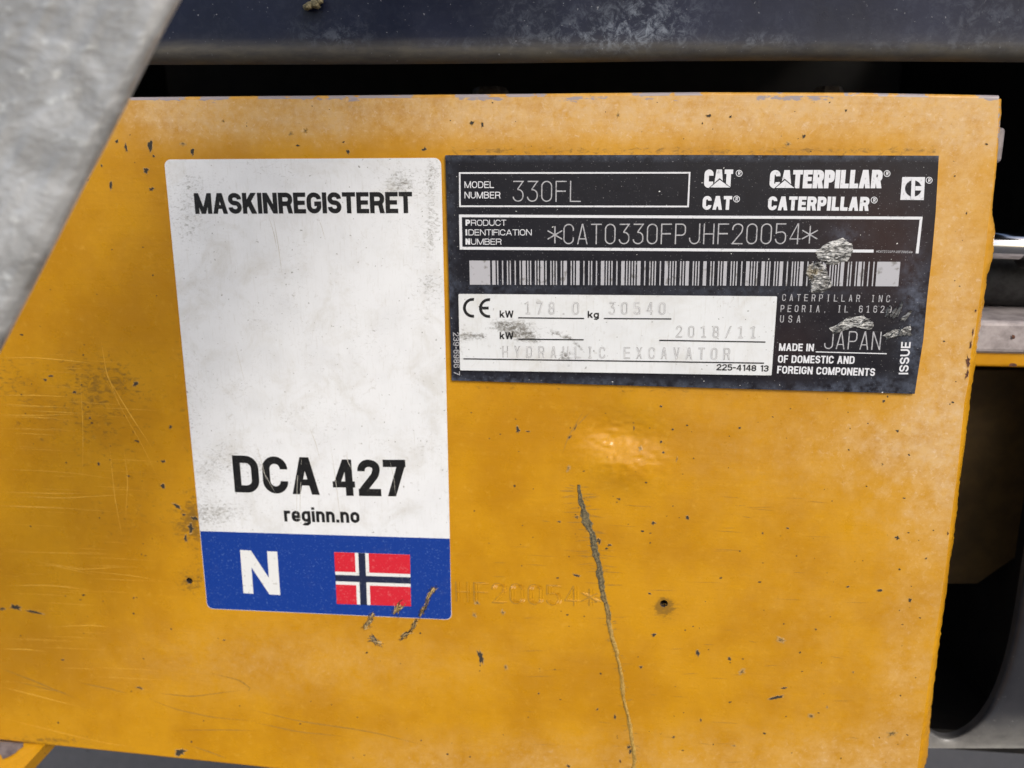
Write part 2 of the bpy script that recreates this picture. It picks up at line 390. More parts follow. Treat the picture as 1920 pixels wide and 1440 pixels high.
def glyph(ch, w, t, mono=False):
    """quads for one glyph in a box of width w and cap height 1, stroke t"""
    a = t/2; X = w-a; Y = 1-a; q = []; r = min(w/2-a, 0.34)
    xh = 0.74
    def pth(p, closed=False): q.extend(stroke(p, t, closed))
    def hw(dx, dy): return t/2*math.hypot(dx, dy)/max(abs(dy), 1e-6)
    V = lambda x: q.extend(rect(x-a, 0, x+a, 1))
    if ch == 'A':
        h = hw(w/2-t/2, 1); top = w/2
        q.extend(slant(h, 0, top-a*0.15, 1, h)); q.extend(slant(w-h, 0, top+a*0.15, 1, h))
        yb = 0.24; q.extend(rect(w*0.5*yb+h, yb, w-w*0.5*yb-h, yb+t*0.85))
    elif ch == 'B':
        V(a); pth([(a,a),(X,a,r*.8),(X,.52,r*.8),(a,.52)]); pth([(a,.52),(X-.03,.52,r*.7),(X-.03,Y,r*.7),(a,Y)])
    elif ch == 'C': pth([(X,.66),(X,Y,r),(a,Y,r),(a,a,r),(X,a,r),(X,.34)])
    elif ch == 'D': V(a); pth([(a,a),(X,a,r),(X,Y,r),(a,Y)])
    elif ch in 'EF':
        V(a); q.extend(rect(a,1-t*.95,w,1)); q.extend(rect(a,.5-t*.42,w*.93,.5+t*.42+.02))
        if ch == 'E': q.extend(rect(a,0,w,t*.95))
    elif ch == 'G': pth([(X,.68),(X,Y,r),(a,Y,r),(a,a,r),(X,a,r),(X,.46),(w*.52,.46)])
    elif ch == 'H': V(a); V(X); q.extend(rect(a,.5-a,X,.5+a))
    elif ch == 'I':
        V(w/2)
        if mono: q.extend(rect(w*.25,0,w*.75,t)); q.extend(rect(w*.25,1-t,w*.75,1))
    elif ch == 'J': pth([(X,1),(X,a,r),(a,a,r),(a,.32)])
    elif ch == 'K':
        V(a); h = hw(w-t, .62); q.extend(slant(a,.30,w-h,1,h)); h = hw(w*.55,.55); q.extend(slant(w-h,0,w*.42,.62,h))
    elif ch == 'k':
        V(a); h = hw(w*.6,.5); q.extend(slant(a+.02,.24,w-h,xh,h)); h = hw(w*.5,.45); q.extend(slant(w-h,0,w*.42,.48,h))
    elif ch == 'L': V(a); q.extend(rect(a,0,w,t))
    elif ch == 'M':
        V(a); V(X); h = hw(w/2-a,1)*.95; q.extend(slant(h,1,w/2,0,h)); q.extend(slant(w-h,1,w/2,0,h))
    elif ch == 'N': V(a); V(X); h = hw(w-2*t,1); q.extend(slant(h,1,w-h,0,h))
    elif ch in 'O0': pth([(a,a,r),(X,a,r),(X,Y,r),(a,Y,r)], True)
    elif ch == 'o': pth([(a,a,r),(X,a,r),(X,xh-a,r),(a,xh-a,r)], True)
    elif ch == 'Q': pth([(a,a,r),(X,a,r),(X,Y,r),(a,Y,r)], True); q.extend(slant(w,0,w*.6,.25,a))
    elif ch == 'P': V(a); pth([(a,.44),(X,.44,r*.8),(X,Y,r*.8),(a,Y)])
    elif ch == 'R':
        V(a); pth([(a,.47),(X,.47,r*.8),(X,Y,r*.8),(a,Y)]); h = hw(.12,.45); q.extend(slant(w-h,0,w-h-.10,.46,h))
    elif ch == 'S': pth([(X,.69),(X,Y,r),(a,Y,r*.9),(a,.52,r*.9),(X,.50,r*.9),(X,a,r*.9),(a,a,r),(a,.31)])
    elif ch == 'T': V(w/2); q.extend(rect(0,1-t*.95,w,1))
    elif ch == 'U': pth([(a,1),(a,a,r),(X,a,r),(X,1)])
    elif ch == 'V': h = hw(w/2-a,1); q.extend(slant(w/2,0,h,1,h)); q.extend(slant(w/2,0,w-h,1,h))
    elif ch == 'W':
        h = hw(w/4,1)*.95
        for x0, x1 in ((.27,0),(.27,.5),(.73,.5),(.73,1)):
            q.extend(slant(w*x0,0,min(max(w*x1,h),w-h),1,h))
    elif ch == 'X': h = hw(w-t,1); q.extend(slant(h,0,w-h,1,h)); q.extend(slant(w-h,0,h,1,h))
    elif ch == 'Y': h = hw(w/2,.55); q.extend(slant(w/2,.42,h,1,h)); q.extend(slant(w/2,.42,w-h,1,h)); q.extend(rect(w/2-a,0,w/2+a,.45))
    elif ch == 'Z': q.extend(rect(0,0,w,t)); q.extend(rect(0,1-t,w,1)); h = hw(w,1); q.extend(slant(h,t*.5,w-h,1-t*.5,h))
    elif ch == '1':
        x = w*.55 if mono else X
        q.extend(rect(x-a,0,x+a,1)); h = hw(.2,.2); pth([(x,1-a),(max(x-.26,0),.80)])
        if mono: q.extend(rect(w*.2,0,w*.9,t))
    elif ch == '2':
        pth([(a,.68),(a,Y,r),(X,Y,r),(X,.60,r*.6),(a*1.3,t*.6),(a*1.3,a)]) if False else pth([(a,.68),(a,Y,r),(X,Y,r),(X,.62,.12),(a+.01,t*.75)])
        q.extend(rect(0,0,w,t))
    elif ch == '3':
        if mono: pth([(a,Y),(X,Y),(w*.45,.60)]); pth([(w*.42,.58),(X,.58,r),(X,a,r),(a,a,r),(a,.24)])
        else: pth([(a,.72),(a,Y,r),(X,Y,r),(X,.53,r*.8),(w*.35,.53)]); pth([(w*.35,.53),(X,.53,r*.8),(X,a,r),(a,a,r),(a,.28)])
    elif ch == '4':
        x = w*.74; q.extend(rect(x-a,0,x+a,1)); q.extend(rect(0,.23,w,.23+t*.85)); h = hw(x,.75); q.extend(slant(h*.75,.26,x-a+h*.4,1,h*.8))
    elif ch == '5': pth([(X,Y),(a+.02,Y),(a+.02,.5)]); pth([(a+.02,.56),(X,.62,r),(X,a,r),(a,a,r),(a,.26)])
    elif ch == '6': pth([(X,.74),(X,Y,r),(a,Y,r),(a,a,r),(X,a,r),(X,.60,r),(a,.60)])
    elif ch == '9': pth([(a,.26),(a,a,r),(X,a,r),(X,Y,r),(a,Y,r),(a,.40,r),(X,.40)])
    elif ch == '7': q.extend(rect(0,1-t,w,1)); h = hw(w*.6,1-t); q.extend(slant(w*.32,0,w-h,1-t*.6,h))
    elif ch == '8': pth([(a,a,r),(X,a,r),(X,.52,r),(a,.52,r)], True); pth([(a+.02,.52,r),(X-.02,.52,r),(X-.02,Y,r),(a+.02,Y,r)], True)
    elif ch == 'g':
        pth([(a,a,r),(X,a,r),(X,xh-a,r),(a,xh-a,r)], True); q.extend(rect(X-a,-.1,X+a,xh)); pth([(X,.1),(X,-.25+a,r),(a,-.25+a,r),(a,-.12)])
    elif ch == 'r': q.extend(rect(0,0,t,xh)); pth([(a,.3),(a,xh-a,r*1.2),(w,xh-a)])
    elif ch == 'e': pth([(X*.98,.20),(X,a,r),(a,a,r),(a,xh-a,r),(X,xh-a,r),(X,xh*.46),(a,xh*.46)])
    elif ch == 'i': q.extend(rect(w/2-a,0,w/2+a,xh)); q.extend(rect(w/2-a,1-t*.85,w/2+a,1))
    elif ch == 'n': q.extend(rect(0,0,t,xh)); pth([(a,.2),(a,xh-a,r),(X,xh-a,r),(X,0)])
    elif ch == '.': q.extend(rect(w/2-a,0,w/2+a,t))
    elif ch == ',': q.extend(rect(w/2-a,0,w/2+a,t)); q.extend(slant(w/2-a*.5,-t*.9,w/2+a*.5,0.01,a*.5))
    elif ch == '-': q.extend(rect(0,.38,w,.38+t))
    elif ch == '/': h = hw(w-t,1); q.extend(slant(h,0,w-h,1,h))
    elif ch == '*':
        c = (w/2,.46)
        for k in range(3):
            an = R(90+60*k); dx, dy = math.cos(an)*.42*min(1, w/.5*1.0), math.sin(an)*.42
            pth([(c[0]-dx,c[1]-dy),(c[0]+dx,c[1]+dy)])
    return q
_cache = {}
def union(quads):
    """union of overlapping polygons as one non-overlapping triangulation"""
    vs = []; fs = []
    tris = []
    for f in quads:
        tris += [[f[0], f[1], f[2]], [f[0], f[2], f[3]]] if len(f) == 4 else [f]
    for f in tris:
        ar = sum(f[i][0]*f[(i+1)%len(f)][1]-f[(i+1)%len(f)][0]*f[i][1] for i in range(len(f)))
        if abs(ar) < 2e-7: continue
        if ar < 0: f = f[::-1]
        fs.append(list(range(len(vs), len(vs)+len(f)))); vs.extend(Vector(p) for p in f)
    v, e, fc, ov, oe, of = delaunay_2d_cdt(vs, [], fs, 0, 1e-8)
    return [(p.x, p.y) for p in v], [f for f, o in zip(fc, of) if o]
def layout(txt, width, t, gap, mono):
    """glyph boxes for a text of cap height 1 and the given total width"""
    if mono:
        n = len(txt); cw = 0.58*1.0
        pitch = (width-cw*mono)/max(n-1, 1); cw = cw*mono
        return [(c, i*pitch, cw) for i, c in enumerate(txt)]
    thin = sum(1 for c in txt if c in 'Ii.'); n = len(txt)
    fixed = gap*(n-1)+thin*t
    flex = sum(WID[c] for c in txt if c not in 'Ii.')
    s = (width-fixed)/flex if flex else 1
    x = 0; res = []
    for c in txt:
        w = t if c in 'Ii.' else WID[c]*s
        res.append((c, x, w)); x += w+gap
    return res
def text(name, txt, p0, p1, h, t, mat, parent, lift=0.00006, gap=0.10, mono=0, rise=None):
    """txt with its baseline from photo pixel p0 to p1 and cap height h (photo pixels), printed on the vertical face"""
    a = P(*p0); b = P(*p1); u = (b-a); L = u.length; u.normalize()
    up = Vector((-u.z, 0, u.x))
    d = rise or (-(p1[1]-p0[1]), (p1[0]-p0[0]))
    ln = math.hypot(p1[0]-p0[0], p1[1]-p0[1])
    nx, ny = (p1[1]-p0[1])/ln, -(p1[0]-p0[0])/ln
    H = (P(p0[0]+nx*h, p0[1]+ny*h)-a).dot(up)
    V = []; F = []
    for c, x, w in layout(txt, L/H, t, gap, mono):
        if c == ' ': continue
        key = (c, round(w, 3), round(t, 3), bool(mono))
        if key not in _cache: _cache[key] = union(glyph(c, w, t, bool(mono)))
        v, f = _cache[key]; n0 = len(V)
        for q in v:
            pt = a+u*((x+q[0])*H)+up*(q[1]*H); V.append((pt.x, -lift, pt.z))
        F.extend([tuple(i+n0 for i in g) for g in f])
    return mesh(name, V, F, mat, parent)
def quads_px(name, polys, mat, parent, lift=0.00006):
    V = []; F = []
    for f in polys:
        F.append(tuple(range(len(V), len(V)+len(f))))
        for p in f:
            w = P(*p); V.append((w.x, -lift, w.z))
    return mesh(name, V, F, mat, parent)
def line_px(p, q, wd):
    dx, dy = q[0]-p[0], q[1]-p[1]; l = math.hypot(dx, dy); nx, ny = -dy/l*wd/2, dx/l*wd/2
    return [(p[0]+nx,p[1]+ny),(q[0]+nx,q[1]+ny),(q[0]-nx,q[1]-ny),(p[0]-nx,p[1]-ny)]
def frame_px(c, wd):
    """closed outline ring from four corner pixels (mitred, non overlapping)"""
    cx = sum(p[0] for p in c)/4; cy = sum(p[1] for p in c)/4
    inn = [(p[0]+(wd if p[0] < cx else -wd), p[1]+(wd if p[1] < cy else -wd)) for p in c]
    return [[c[i], c[(i+1)%4], inn[(i+1)%4], inn[i]] for i in range(4)]
def circ(cx, cy, r, n=28, a0=0, a1=360):
    return [(cx+r*math.cos(R(a0+(a1-a0)*i/n)), cy+r*math.sin(R(a0+(a1-a0)*i/n))) for i in range(n if a1-a0 == 360 else n+1)]
def ring_px(cx, cy, r, wd, n=24):
    o = circ(cx, cy, r, n); i = circ(cx, cy, r-wd, n)
    return [[o[k], o[(k+1)%n], i[(k+1)%n], i[k]] for k in range(n)]

# irregular pieces ----------------------------------------------------------
def blob_pts(cx, cy, rx, ry, ang, n=13, jag=0.35):
    c, s = math.cos(R(ang)), math.sin(R(ang)); pts = []
    for i in range(n):
        th = 2*math.pi*i/n; k = 1+random.uniform(-jag, jag)
        x, y = rx*k*math.cos(th), ry*k*math.sin(th)
        pts.append((cx+x*c-y*s, cy+x*s+y*c))
    return pts
def sliver(V, F, p, q, wd, h, lift):
    """a thin raised splinter between photo pixels p and q"""
    a = P(*p); b = P(*q); d = b-a
    L = d.length; d.normalize(); up = Vector((-d.z, 0, d.x)); s = wd*0.000142/2
    n0 = len(V)
    pts = []
    for k in range(5):
        f = k/4; w_ = s*(1-abs(2*f-0.9))**0.6 if abs(2*f-0.9) < 1 else 0
        c = a+d*(L*f)+up*(random.uniform(-.35,.35)*s)
        pts.append((c, max(w_, s*0.08)))
    for c, w_ in pts:
        V.append((c.x+up.x*w_, -lift, c.z+up.z*w_)); V.append((c.x, -lift-h*random.uniform(.5,1), c.z)); V.append((c.x-up.x*w_, -lift, c.z-up.z*w_))
    for k in range(4):
        i = n0+k*3
        F.append((i, i+3, i+4, i+1)); F.append((i+1, i+4, i+5, i+2))

# ================================================================== the setting
G = 80
gv = mesh('ground', [(-G,-G,0),(G,-G,0),(G,G,0),(-G,G,0)], [(0,1,2,3)], M['ground']); gv['kind'] = 'structure'

# ------------------------------------------------------------------ frame behind the plate, closed in with added light-blocking walls
def box_mesh(name, x0, x1, y0, y1, z0, z1, mat, parent=None, bev=0.0):
    import bmesh
    bm = bmesh.new(); bmesh.ops.create_cube(bm, size=1)
    for v in bm.verts: v.co = Vector(((x0+x1)/2+v.co.x*(x1-x0), (y0+y1)/2+v.co.y*(y1-y0), (z0+z1)/2+v.co.z*(z1-z0)))
    if bev: bmesh.ops.bevel(bm, geom=list(bm.edges), offset=bev, segments=3, affect='EDGES', profile=0.5)
    me = bpy.data.meshes.new(name); bm.to_mesh(me); bm.free(); me.materials.append(mat)
    return link(bpy.data.objects.new(name, me), parent)
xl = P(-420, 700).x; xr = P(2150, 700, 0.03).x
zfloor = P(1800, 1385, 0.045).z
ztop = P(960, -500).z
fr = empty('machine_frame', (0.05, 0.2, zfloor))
tag(fr, 'near-black machine frame, walls added to block light, seen through the gaps around the yellow plate', 'frame')
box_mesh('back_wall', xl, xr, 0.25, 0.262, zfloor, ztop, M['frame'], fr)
box_mesh('light_block_floor', xl, xr, 0.05, 1.6, zfloor-0.008, zfloor, M['frame'], fr)  # unseen floor added to shut out ground light and shade the ground behind
box_mesh('light_block_wall', xr-0.012, xr, 0.034, 0.2495, zfloor+0.0005, ztop, M['frame'], fr)  # unseen side walls added to keep light out of the cavity
box_mesh('light_block_wall', xl, xl+0.012, 0.05, 0.2495, zfloor+0.0005, ztop, M['frame'], fr)

# ------------------------------------------------------------------ yellow plate
RIGHT_OUT = [(1878,178),(1877,215),(1873,260),(1868,320),(1862,370),(1860,395),(1863,415),(1867,432),(1861,490),(1851,515),(1849,540),(1845,570),(1840,605),(1836,625),(1833,650),(1828,690),(1822,730),(1815,790),(1808,850),(1800,900),(1795,960),(1787,1020),(1780,1060),(1775,1110),(1768,1160),(1760,1220),(1751,1290),(1744,1360),(1741,1410),(1734,1440),(1725,1500),(1712,1600)]
RIGHT_IN = [(1874,178),(1872,240),(1866,300),(1860,360),(1856,395),(1852,430),(1844,500),(1838,550),(1830,610),(1822,650),(1818,700),(1810,740),(1804,800),(1796,880),(1785,960),(1776,1040),(1768,1100),(1757,1170),(1748,1230),(1738,1300),(1729,1370),(1720,1440),(1710,1500),(1697,1600)]
TOP = [(-300,192),(240,188),(600,185),(850,183),(1300,179),(1600,180),(1874,185),(1900,186)]
ro = [(P(*q, 0.0036).x, P(*q, 0.0036).z) for q in RIGHT_OUT]; ri = [(P(*q).x, P(*q).z) for q in RIGHT_IN]
tp = [(P(*q).x, P(*q).z) for q in TOP]
pb0, pb1 = P(0, 1385), P(500, 1437)
def zbot(x): return pb0.z+(pb1.z-pb0.z)/(pb1.x-pb0.x)*(x-pb0.x)
xL = P(-330, 800).x
NX, NZ = 660, 420
vv = np.linspace(0, 1, NZ); uu = np.linspace(0, 1, NX)
zt0 = P(960, 182).z; zb0 = zbot(P(1000, 1400).x)
zrow = zb0+vv*(zt0-zb0)
xRrow = lerp_poly(ri, zrow, 1)
Xg = xL+uu[None,:]*(xRrow[:,None]-xL)
ztx = lerp_poly(tp, Xg.ravel(), 0).reshape(Xg.shape)
zbx = zbot(Xg)
Zg = zbx+vv[:,None]*(ztx-zbx)
PXg, PYg = px_of(Xg, Zg)
# relief of the sheet: slight waves, the rippled dent above the long scrape
def relief(px, py, x, z):
    y = (fbm(x*45, z*45, 3, 3)-0.5)*0.00022
    e = gauss(px, py, 1168, 842, 72, 50, 12)
    rip = fbm(x*600+3*fbm(x*200, z*200, 9), z*950, 11, 3)-0.5
    y = y+e*rip*0.00095
    zc = P(1160, 842).z
    y = y+e*(z-zc)*0.44                       # leans back towards its upper rim
    return y
Yg = relief(PXg, PYg, Xg, Zg)
HOLES = [(355, 1089, 0.00110), (1245, 1132, 0.00122)]
drop = np.zeros(Xg.shape, bool)
for hx, hy, hr in HOLES:
    c = P(hx, hy); d = np.hypot(Xg-c.x, Zg-c.z)
    sel = np.abs(d-hr) < 0.00034
    k = np.where(sel, hr/np.maximum(d, 1e-9), 1.0)
    Xg = np.where(sel, c.x+(Xg-c.x)*k, Xg); Zg = np.where(sel, c.z+(Zg-c.z)*k, Zg)
    drop |= np.hypot(Xg-c.x, Zg-c.z) < hr*1.02
px, py = PXg, PYg
n1 = fbm(px/90, py/90, 21); n2 = fbm(px/260, py/200, 25); n3 = fbm(px/30, py/30, 31)
dust = 1.0*sstep(310, 205, py)*(0.45+0.9*n1)*sstep(120, 330, px+0*py)
dust += 0.30*sstep(1720, 1800, px+(py-200)*0.10)*(0.5+0.8*n1)
dust += 0.32*gauss(px, py, 1640, 820, 260, 90)*(0.5+n1)
dust += 0.40*gauss(px, py, 1700, 880, 140, 120)*sstep(0.35, 0.7, n3)
dust += 0.42*sstep(1330, 1440, py)*sstep(500, 800, px)*(0.3+n1)
dust += 0.30*gauss(px, py, 560, 1240, 320, 70)
dust += 0.35*gauss(px, py, 1790, 500, 60, 400)+0.10*sstep(900, 1600, px)*(0.4+n2)+0.04*n2  # includes a broad paler tone over the right half
grime = np.minimum(0.42*gauss(px, py, 230, 880, 190, 300)*(0.25+1.2*n1), 0.34)+0.12*sstep(500, 100, px)*n1
grime += 0.55*gauss(px, py, 358, 985, 30, 55)*n3*1.5
grime += 0.55*gauss(px, py, 70, 700, 200, 90)*n1
grime += 0.6*gauss(px, py, 355, 1092, 26, 30)+0.75*gauss(px, py, 1247, 1142, 30, 26)+0.8*gauss(px, py, 1245, 1134, 16, 14)
grime += 0.6*gauss(px, py, 80, 1390, 110, 16)+0.4*gauss(px, py, 880, 770, 90, 50)*n3
grime += 0.6*np.exp(-((py-284)/12)**2)*sstep(835, 850, px)*sstep(1765, 1750, px)+0.4*np.exp(-((px-832)/7)**2)*sstep(290, 320, py)*sstep(1180, 1140, py)
grime += 0.22*np.exp(-((px-(300+(py-300)*0.095))/8)**2)*sstep(290, 320, py)*sstep(1160, 1130, py)
grime += 0.55*gauss(px, py, 662, 200, 22, 8)
grime += 0.40*np.exp(-((py-(722+(px-848)*0.029))/12)**2)*sstep(845, 870, px)*sstep(1715, 1690, px)*n3*1.6+0.45*gauss(px, py, 1200, 1010, 140, 60)*n3+0.35*gauss(px, py, 1000, 1010, 100, 60)*n3
grime += 0.5*gauss(px, py, 1110, 1160, 26, 260, -9)*n3
bare = 0.45*sstep(191, 186, py)*sstep(0.35, 0.65, n1)+0.30*sstep(230, 190, py)*n3*n1*2
yp = empty('painted_steel_plate', (0.02, 0.006, zb0))
tag(yp, 'worn yellow painted steel plate with chips and a long vertical scrape', 'steel plate')
Vg = np.stack([Xg, Yg, Zg], -1)
grid('painted_face', Vg, M['yellow'], yp, dict(dust=np.clip(dust,0,1.1), grime=np.clip(grime,0,1), bare=np.clip(bare,0,1), polish=1.1*gauss(px, py, 1165, 842, 95, 65)), drop=drop)
# top rounding and top face
TH = 0.012
rows = []
xt = Xg[-1]; zt = Zg[-1]; yt = Yg[-1]
for k in range(7):
    an = k/6*math.pi/2; rr = 0.0009
    rows.append(np.stack([xt, yt+rr*(1-math.cos(an)), zt+rr*math.sin(an)], -1))
rows.append(np.stack([xt, yt*0+TH, zt+0.0009], -1))
Vt = np.stack(rows)
grid('top_edge', Vt, M['yellow'], yp, dict(bare=np.repeat((0.15+0.75*sstep(0.35, 0.62, fbm(xt*140, xt*0+3, 77, 4)))[None], len(rows), 0), dust=np.full(Vt.shape[:2], 0.5)))
# bottom edge
rows = []
xb = Xg[0]; zb = Zg[0]; yb = Yg[0]
for k in range(5):
    an = k/4*math.pi/2; rr = 0.0007
    rows.append(np.stack([xb, yb+rr*(1-math.cos(an)), zb-rr*math.sin(an)], -1))
rows.append(np.stack([xb, yb*0+TH, zb-0.0007], -1))
Vb = np.stack(rows)
grid('bottom_edge', Vb, M['yellow'], yp)
# flame-cut right side: front face rolls over an uneven bevel to the outer edge
zr = Zg[:, -1]; xr_in = Xg[:, -1]; yr = Yg[:, -1]
xr_out = np.maximum(lerp_poly(ro, zr, 1), xr_in+0.0004)
jag = (fbm(zr*900, zr*0, 41, 3)-0.5)*0.0005
cols = []
for k in range(9):
    f = k/8
    prof = f**1.6
    cols.append(np.stack([xr_in+(xr_out-xr_in+jag*f)*f, yr+0.0004*f+0.0034*prof+jag*1.2*math.sin(f*3.14), zr], -1))
cols.append(np.stack([xr_out+jag-0.0008, yr*0+TH, zr], -1))
Vr = np.stack(cols, 1)
pxr, pyr = px_of(Vr[...,0], Vr[...,2])
rb = 0.55*gauss(pxr, pyr, 1875, 230, 12, 70)+0.15*fbm(pyr/40, pxr/40, 5)
grid('cut_edge', Vr, M['yellow'], yp, dict(bare=rb, dust=0.25*sstep(700, 300, pyr)))
back = [(xL, TH, zt[0]), (xt[-1], TH, zt[-1]), (xb[-1], TH, zb[-1]), (xL, TH, zb[0])]
mesh('back_face', back, [(0,1,2,3)], M['yellow'], yp)
# drilled holes
for hx, hy, hr in HOLES:
    c = P(hx, hy); y0 = float(relief(np.array([hx*1.0]), np.array([hy*1.0]), np.array([c.x]), np.array([c.z]))[0])
    V = []; F = []; n = 28
    for rr, yy in ((hr*1.06, y0+0.00008), (hr*0.97, y0+0.00030), (hr*0.95, y0+0.006)):
        for i in range(n):
            V.append((c.x+rr*math.cos(2*math.pi*i/n), yy, c.z+rr*math.sin(2*math.pi*i/n)))
    for j in range(2):
        for i in range(n): F.append((j*n+i, j*n+(i+1)%n, (j+1)*n+(i+1)%n, (j+1)*n+i))
    F.append(tuple(range(2*n, 3*n)))
    mesh('drilled_hole', V, F, M['hole'], yp, smooth=False, mats=[M['boltsteel'], M['hole']], midx=[0]*n+[1]*(n+1))

# chips in the paint: (px, py, rx, ry, angle, kind)
CH = '''219 265 5 5 0 d;236 276 3 10 -12 d;282 271 5 16 8 d;344 270 6 7 0 h;362 283 4 9 0 d;275 319 6 7 0 d;208 347 3 9 0 d;284 355 6 4 0 d;191 311 3 4 0 d
288 293 3 3 0 d;419 227 3 3 0 h;545 251 6 5 0 h;573 246 5 6 0 h;653 285 4 6 0 d;796 280 5 4 0 d;885 231 4 6 20 d;904 235 3 6 0 d;1159 216 3 7 0 h;1330 217 6 4 20 d;1370 219 3 3 0 d
1317 231 2 2 0 d;1586 207 3 3 0 d;1507 256 4 4 0 d;1478 270 6 5 0 h;1812 400 2 3 0 d;1829 582 2 4 0 r;1824 622 2 10 8 r;1820 648 3 10 8 r;1815 677 5 13 6 r;1813 703 4 9 10 r
1657 752 4 3 0 d;1683 808 4 3 0 d;1683 1008 5 4 0 d;1650 1107 8 3 0 d;1706 1125 4 4 0 d;1736 1047 3 2 0 d;1672 1375 13 6 -15 h;1777 1000 2 3 0 r;1695 934 3 2 0 d
971 806 4 8 0 d;990 809 4 2 10 d;1068 820 4 3 0 d;1066 878 4 7 20 h;1079 802 1.5 9 25 d;1200 841 4 6 0 h;1240 829 3 3 0 d;1244 848 3 2 0 d;1239 762 3 2 0 d;1261 805 3 2 0 d
1269 861 2 6 15 h;1189 805 1.5 6 0 d;1387 802 3 3 0 d;1225 980 6 4 20 d;1289 970 5 4 30 d;1477 990 4 2 20 d;1082 969 4 3 0 d;1049 978 4 2 10 d;1143 1022 5 3 0 d;1082 1079 8 2.5 18 d
1160 935 4 2 10 d;1123 1014 5 6 0 d;901 1232 6 14 -14 d;948 1251 5 6 0 h;895 1130 6 5 0 h;889 1153 5 5 0 h;943 1149 4 6 0 h;1226 1191 5 4 0 d;1308 1224 4 7 -10 d;1202 1251 4 3 0 d
1368 1235 4 4 0 d;1391 1260 9 5 -25 h;1218 1113 4 2 30 d;1179 1401 5 4 0 d;1182 1409 4 5 0 d;1163 1427 3 5 0 r;1066 1436 5 3 20 d;1153 1344 2 5 0 d;1263 1382 3 3 0 d;1314 1350 2 3 0 d
1376 1398 5 2 10 h;1465 1200 11 6 20 h;1455 1308 16 4 -15 d;1470 1290 7 3 -10 d;1520 1342 9 5 -10 h;1551 1325 3 3 0 h;96 705 6 3 0 d;254 720 5 7 0 d;306 865 4 4 0 d;305 912 4 6 0 d
333 950 11 4 35 d;358 990 7 12 10 d;348 1010 4 10 -10 d;364 972 9 4 20 d;29 1138 15 6 8 d;62 1147 18 2.2 14 d;4 1141 6 4 0 d;169 784 4 3 0 d;320 800 4 4 0 d;338 1410 15 7 0 d
251 1121 3 2 -30 d;118 1237 3 2 0 d;140 735 4 3 0 d;85 712 4 3 0 d;185 870 3 3 0 d;262 1290 9 2 14 d;345 965 4 3 0 d;790 1388 2 2 0 d;1120 1330 3 2 0 d;1590 1100 3 2 0 d;1430 1000 2 2 0 d
1770 640 3 2 0 d;1655 870 3 3 0 h;1530 1180 3 2 0 d;1600 1260 3 3 0 h;420 1200 3 2 0 d;1010 1300 2 2 0 d;1850 270 3 2 10 d;1790 330 2 2 0 d'''
def surf_y(pxx, pyy):
    c = P(pxx, pyy); return float(relief(np.array([pxx*1.0]), np.array([pyy*1.0]), np.array([c.x]), np.array([c.z]))[0])
for item in CH.replace('\n', ';').split(';'):
    f = item.split(); cx, cy, rx, ry, an = map(float, f[:5]); kd = f[5]
    o = blob_pts(cx, cy, rx*0.9, ry*0.9, an, 15, 0.5)
    inn = [(cx+(p[0]-cx)*(0.55 if kd == 'h' else 0.86)*random.uniform(.85,1), cy+(p[1]-cy)*(0.55 if kd == 'h' else 0.86)*random.uniform(.85,1)) for p in o]
    V = []; n = len(o)
    for lst, lf in ((o, 0.00004), (inn, 0.00007)):
        for p in lst:
            w = P(*p); V.append((w.x, surf_y(*p)-lf, w.z))
    w = P(cx, cy); V.append((w.x, surf_y(cx, cy)-0.00003, w.z))
    F = [(i, (i+1)%n, n+(i+1)%n, n+i) for i in range(n)]+[(n+i, n+(i+1)%n, 2*n) for i in range(n)]
    inner = M['rust'] if kd == 'r' else (M['chip'] if kd == 'd' else M['brown'])
    mesh('paint_chip', V, F, None, yp, mats=[M['halo'], inner], midx=[0]*n+[1]*n)
# countless tiny specks
V = []; F = []
for i in range(230):
    while True:
        cx, cy = random.uniform(0, 1840), random.uniform(190, 1435)
        if 300 < cx < 850 and 290 < cy < 1165: continue
        if 830 < cx < 1765 and 285 < cy < 742: continue
        if cx > 1860-(cy-180)*0.12: continue
        dens = 0.35+0.65*math.exp(-((cx-250)/250)**2-((cy-850)/300)**2)+(0.3 if cy > 900 and cx > 1000 else 0)
        if random.random() < dens: break
    r_ = random.choice((0.7, 0.8, 1.0, 1.2, 1.6)); pts = blob_pts(cx, cy, r_*random.uniform(1, 2.2), r_, random.uniform(-30, 30), 7, 0.4)
    n0 = len(V)
    for p in pts:
        w = P(*p); V.append((w.x, surf_y(cx, cy)-0.00005, w.z))
    F.append(tuple(range(n0, n0+7)))
tag(mesh('paint_speck', V, F, M['chip'], yp), kind='stuff')
# fine scratches
def curve_strip(V, F, pts, wd, lift):
    P3 = []
    n = 22
    t = np.linspace(0, 1, len(pts)); ts = np.linspace(0, 1, n)
    xs = np.interp(ts, t, [p[0] for p in pts]); ys = np.interp(ts, t, [p[1] for p in pts])
    ker = np.array([.25,.5,.25])
    for _ in range(4):
        xs[1:-1] = np.convolve(xs, ker, 'valid'); ys[1:-1] = np.convolve(ys, ker, 'valid')
    n0 = len(V)
    for i in range(n):
        dx = xs[min(i+1,n-1)]-xs[max(i-1,0)]; dy = ys[min(i+1,n-1)]-ys[max(i-1,0)]; l = math.hypot(dx, dy) or 1
        h = wd/2*max(0.12, math.sin(math.pi*ts[i]))*random.uniform(.6,1)
        for s in (1, -1):
            w = P(xs[i]-dy/l*h*s, ys[i]+dx/l*h*s); V.append((w.x, surf_y(xs[i], ys[i])-lift, w.z))
    for i in range(n-1): F.append((n0+2*i, n0+2*i+1, n0+2*i+3, n0+2*i+2))
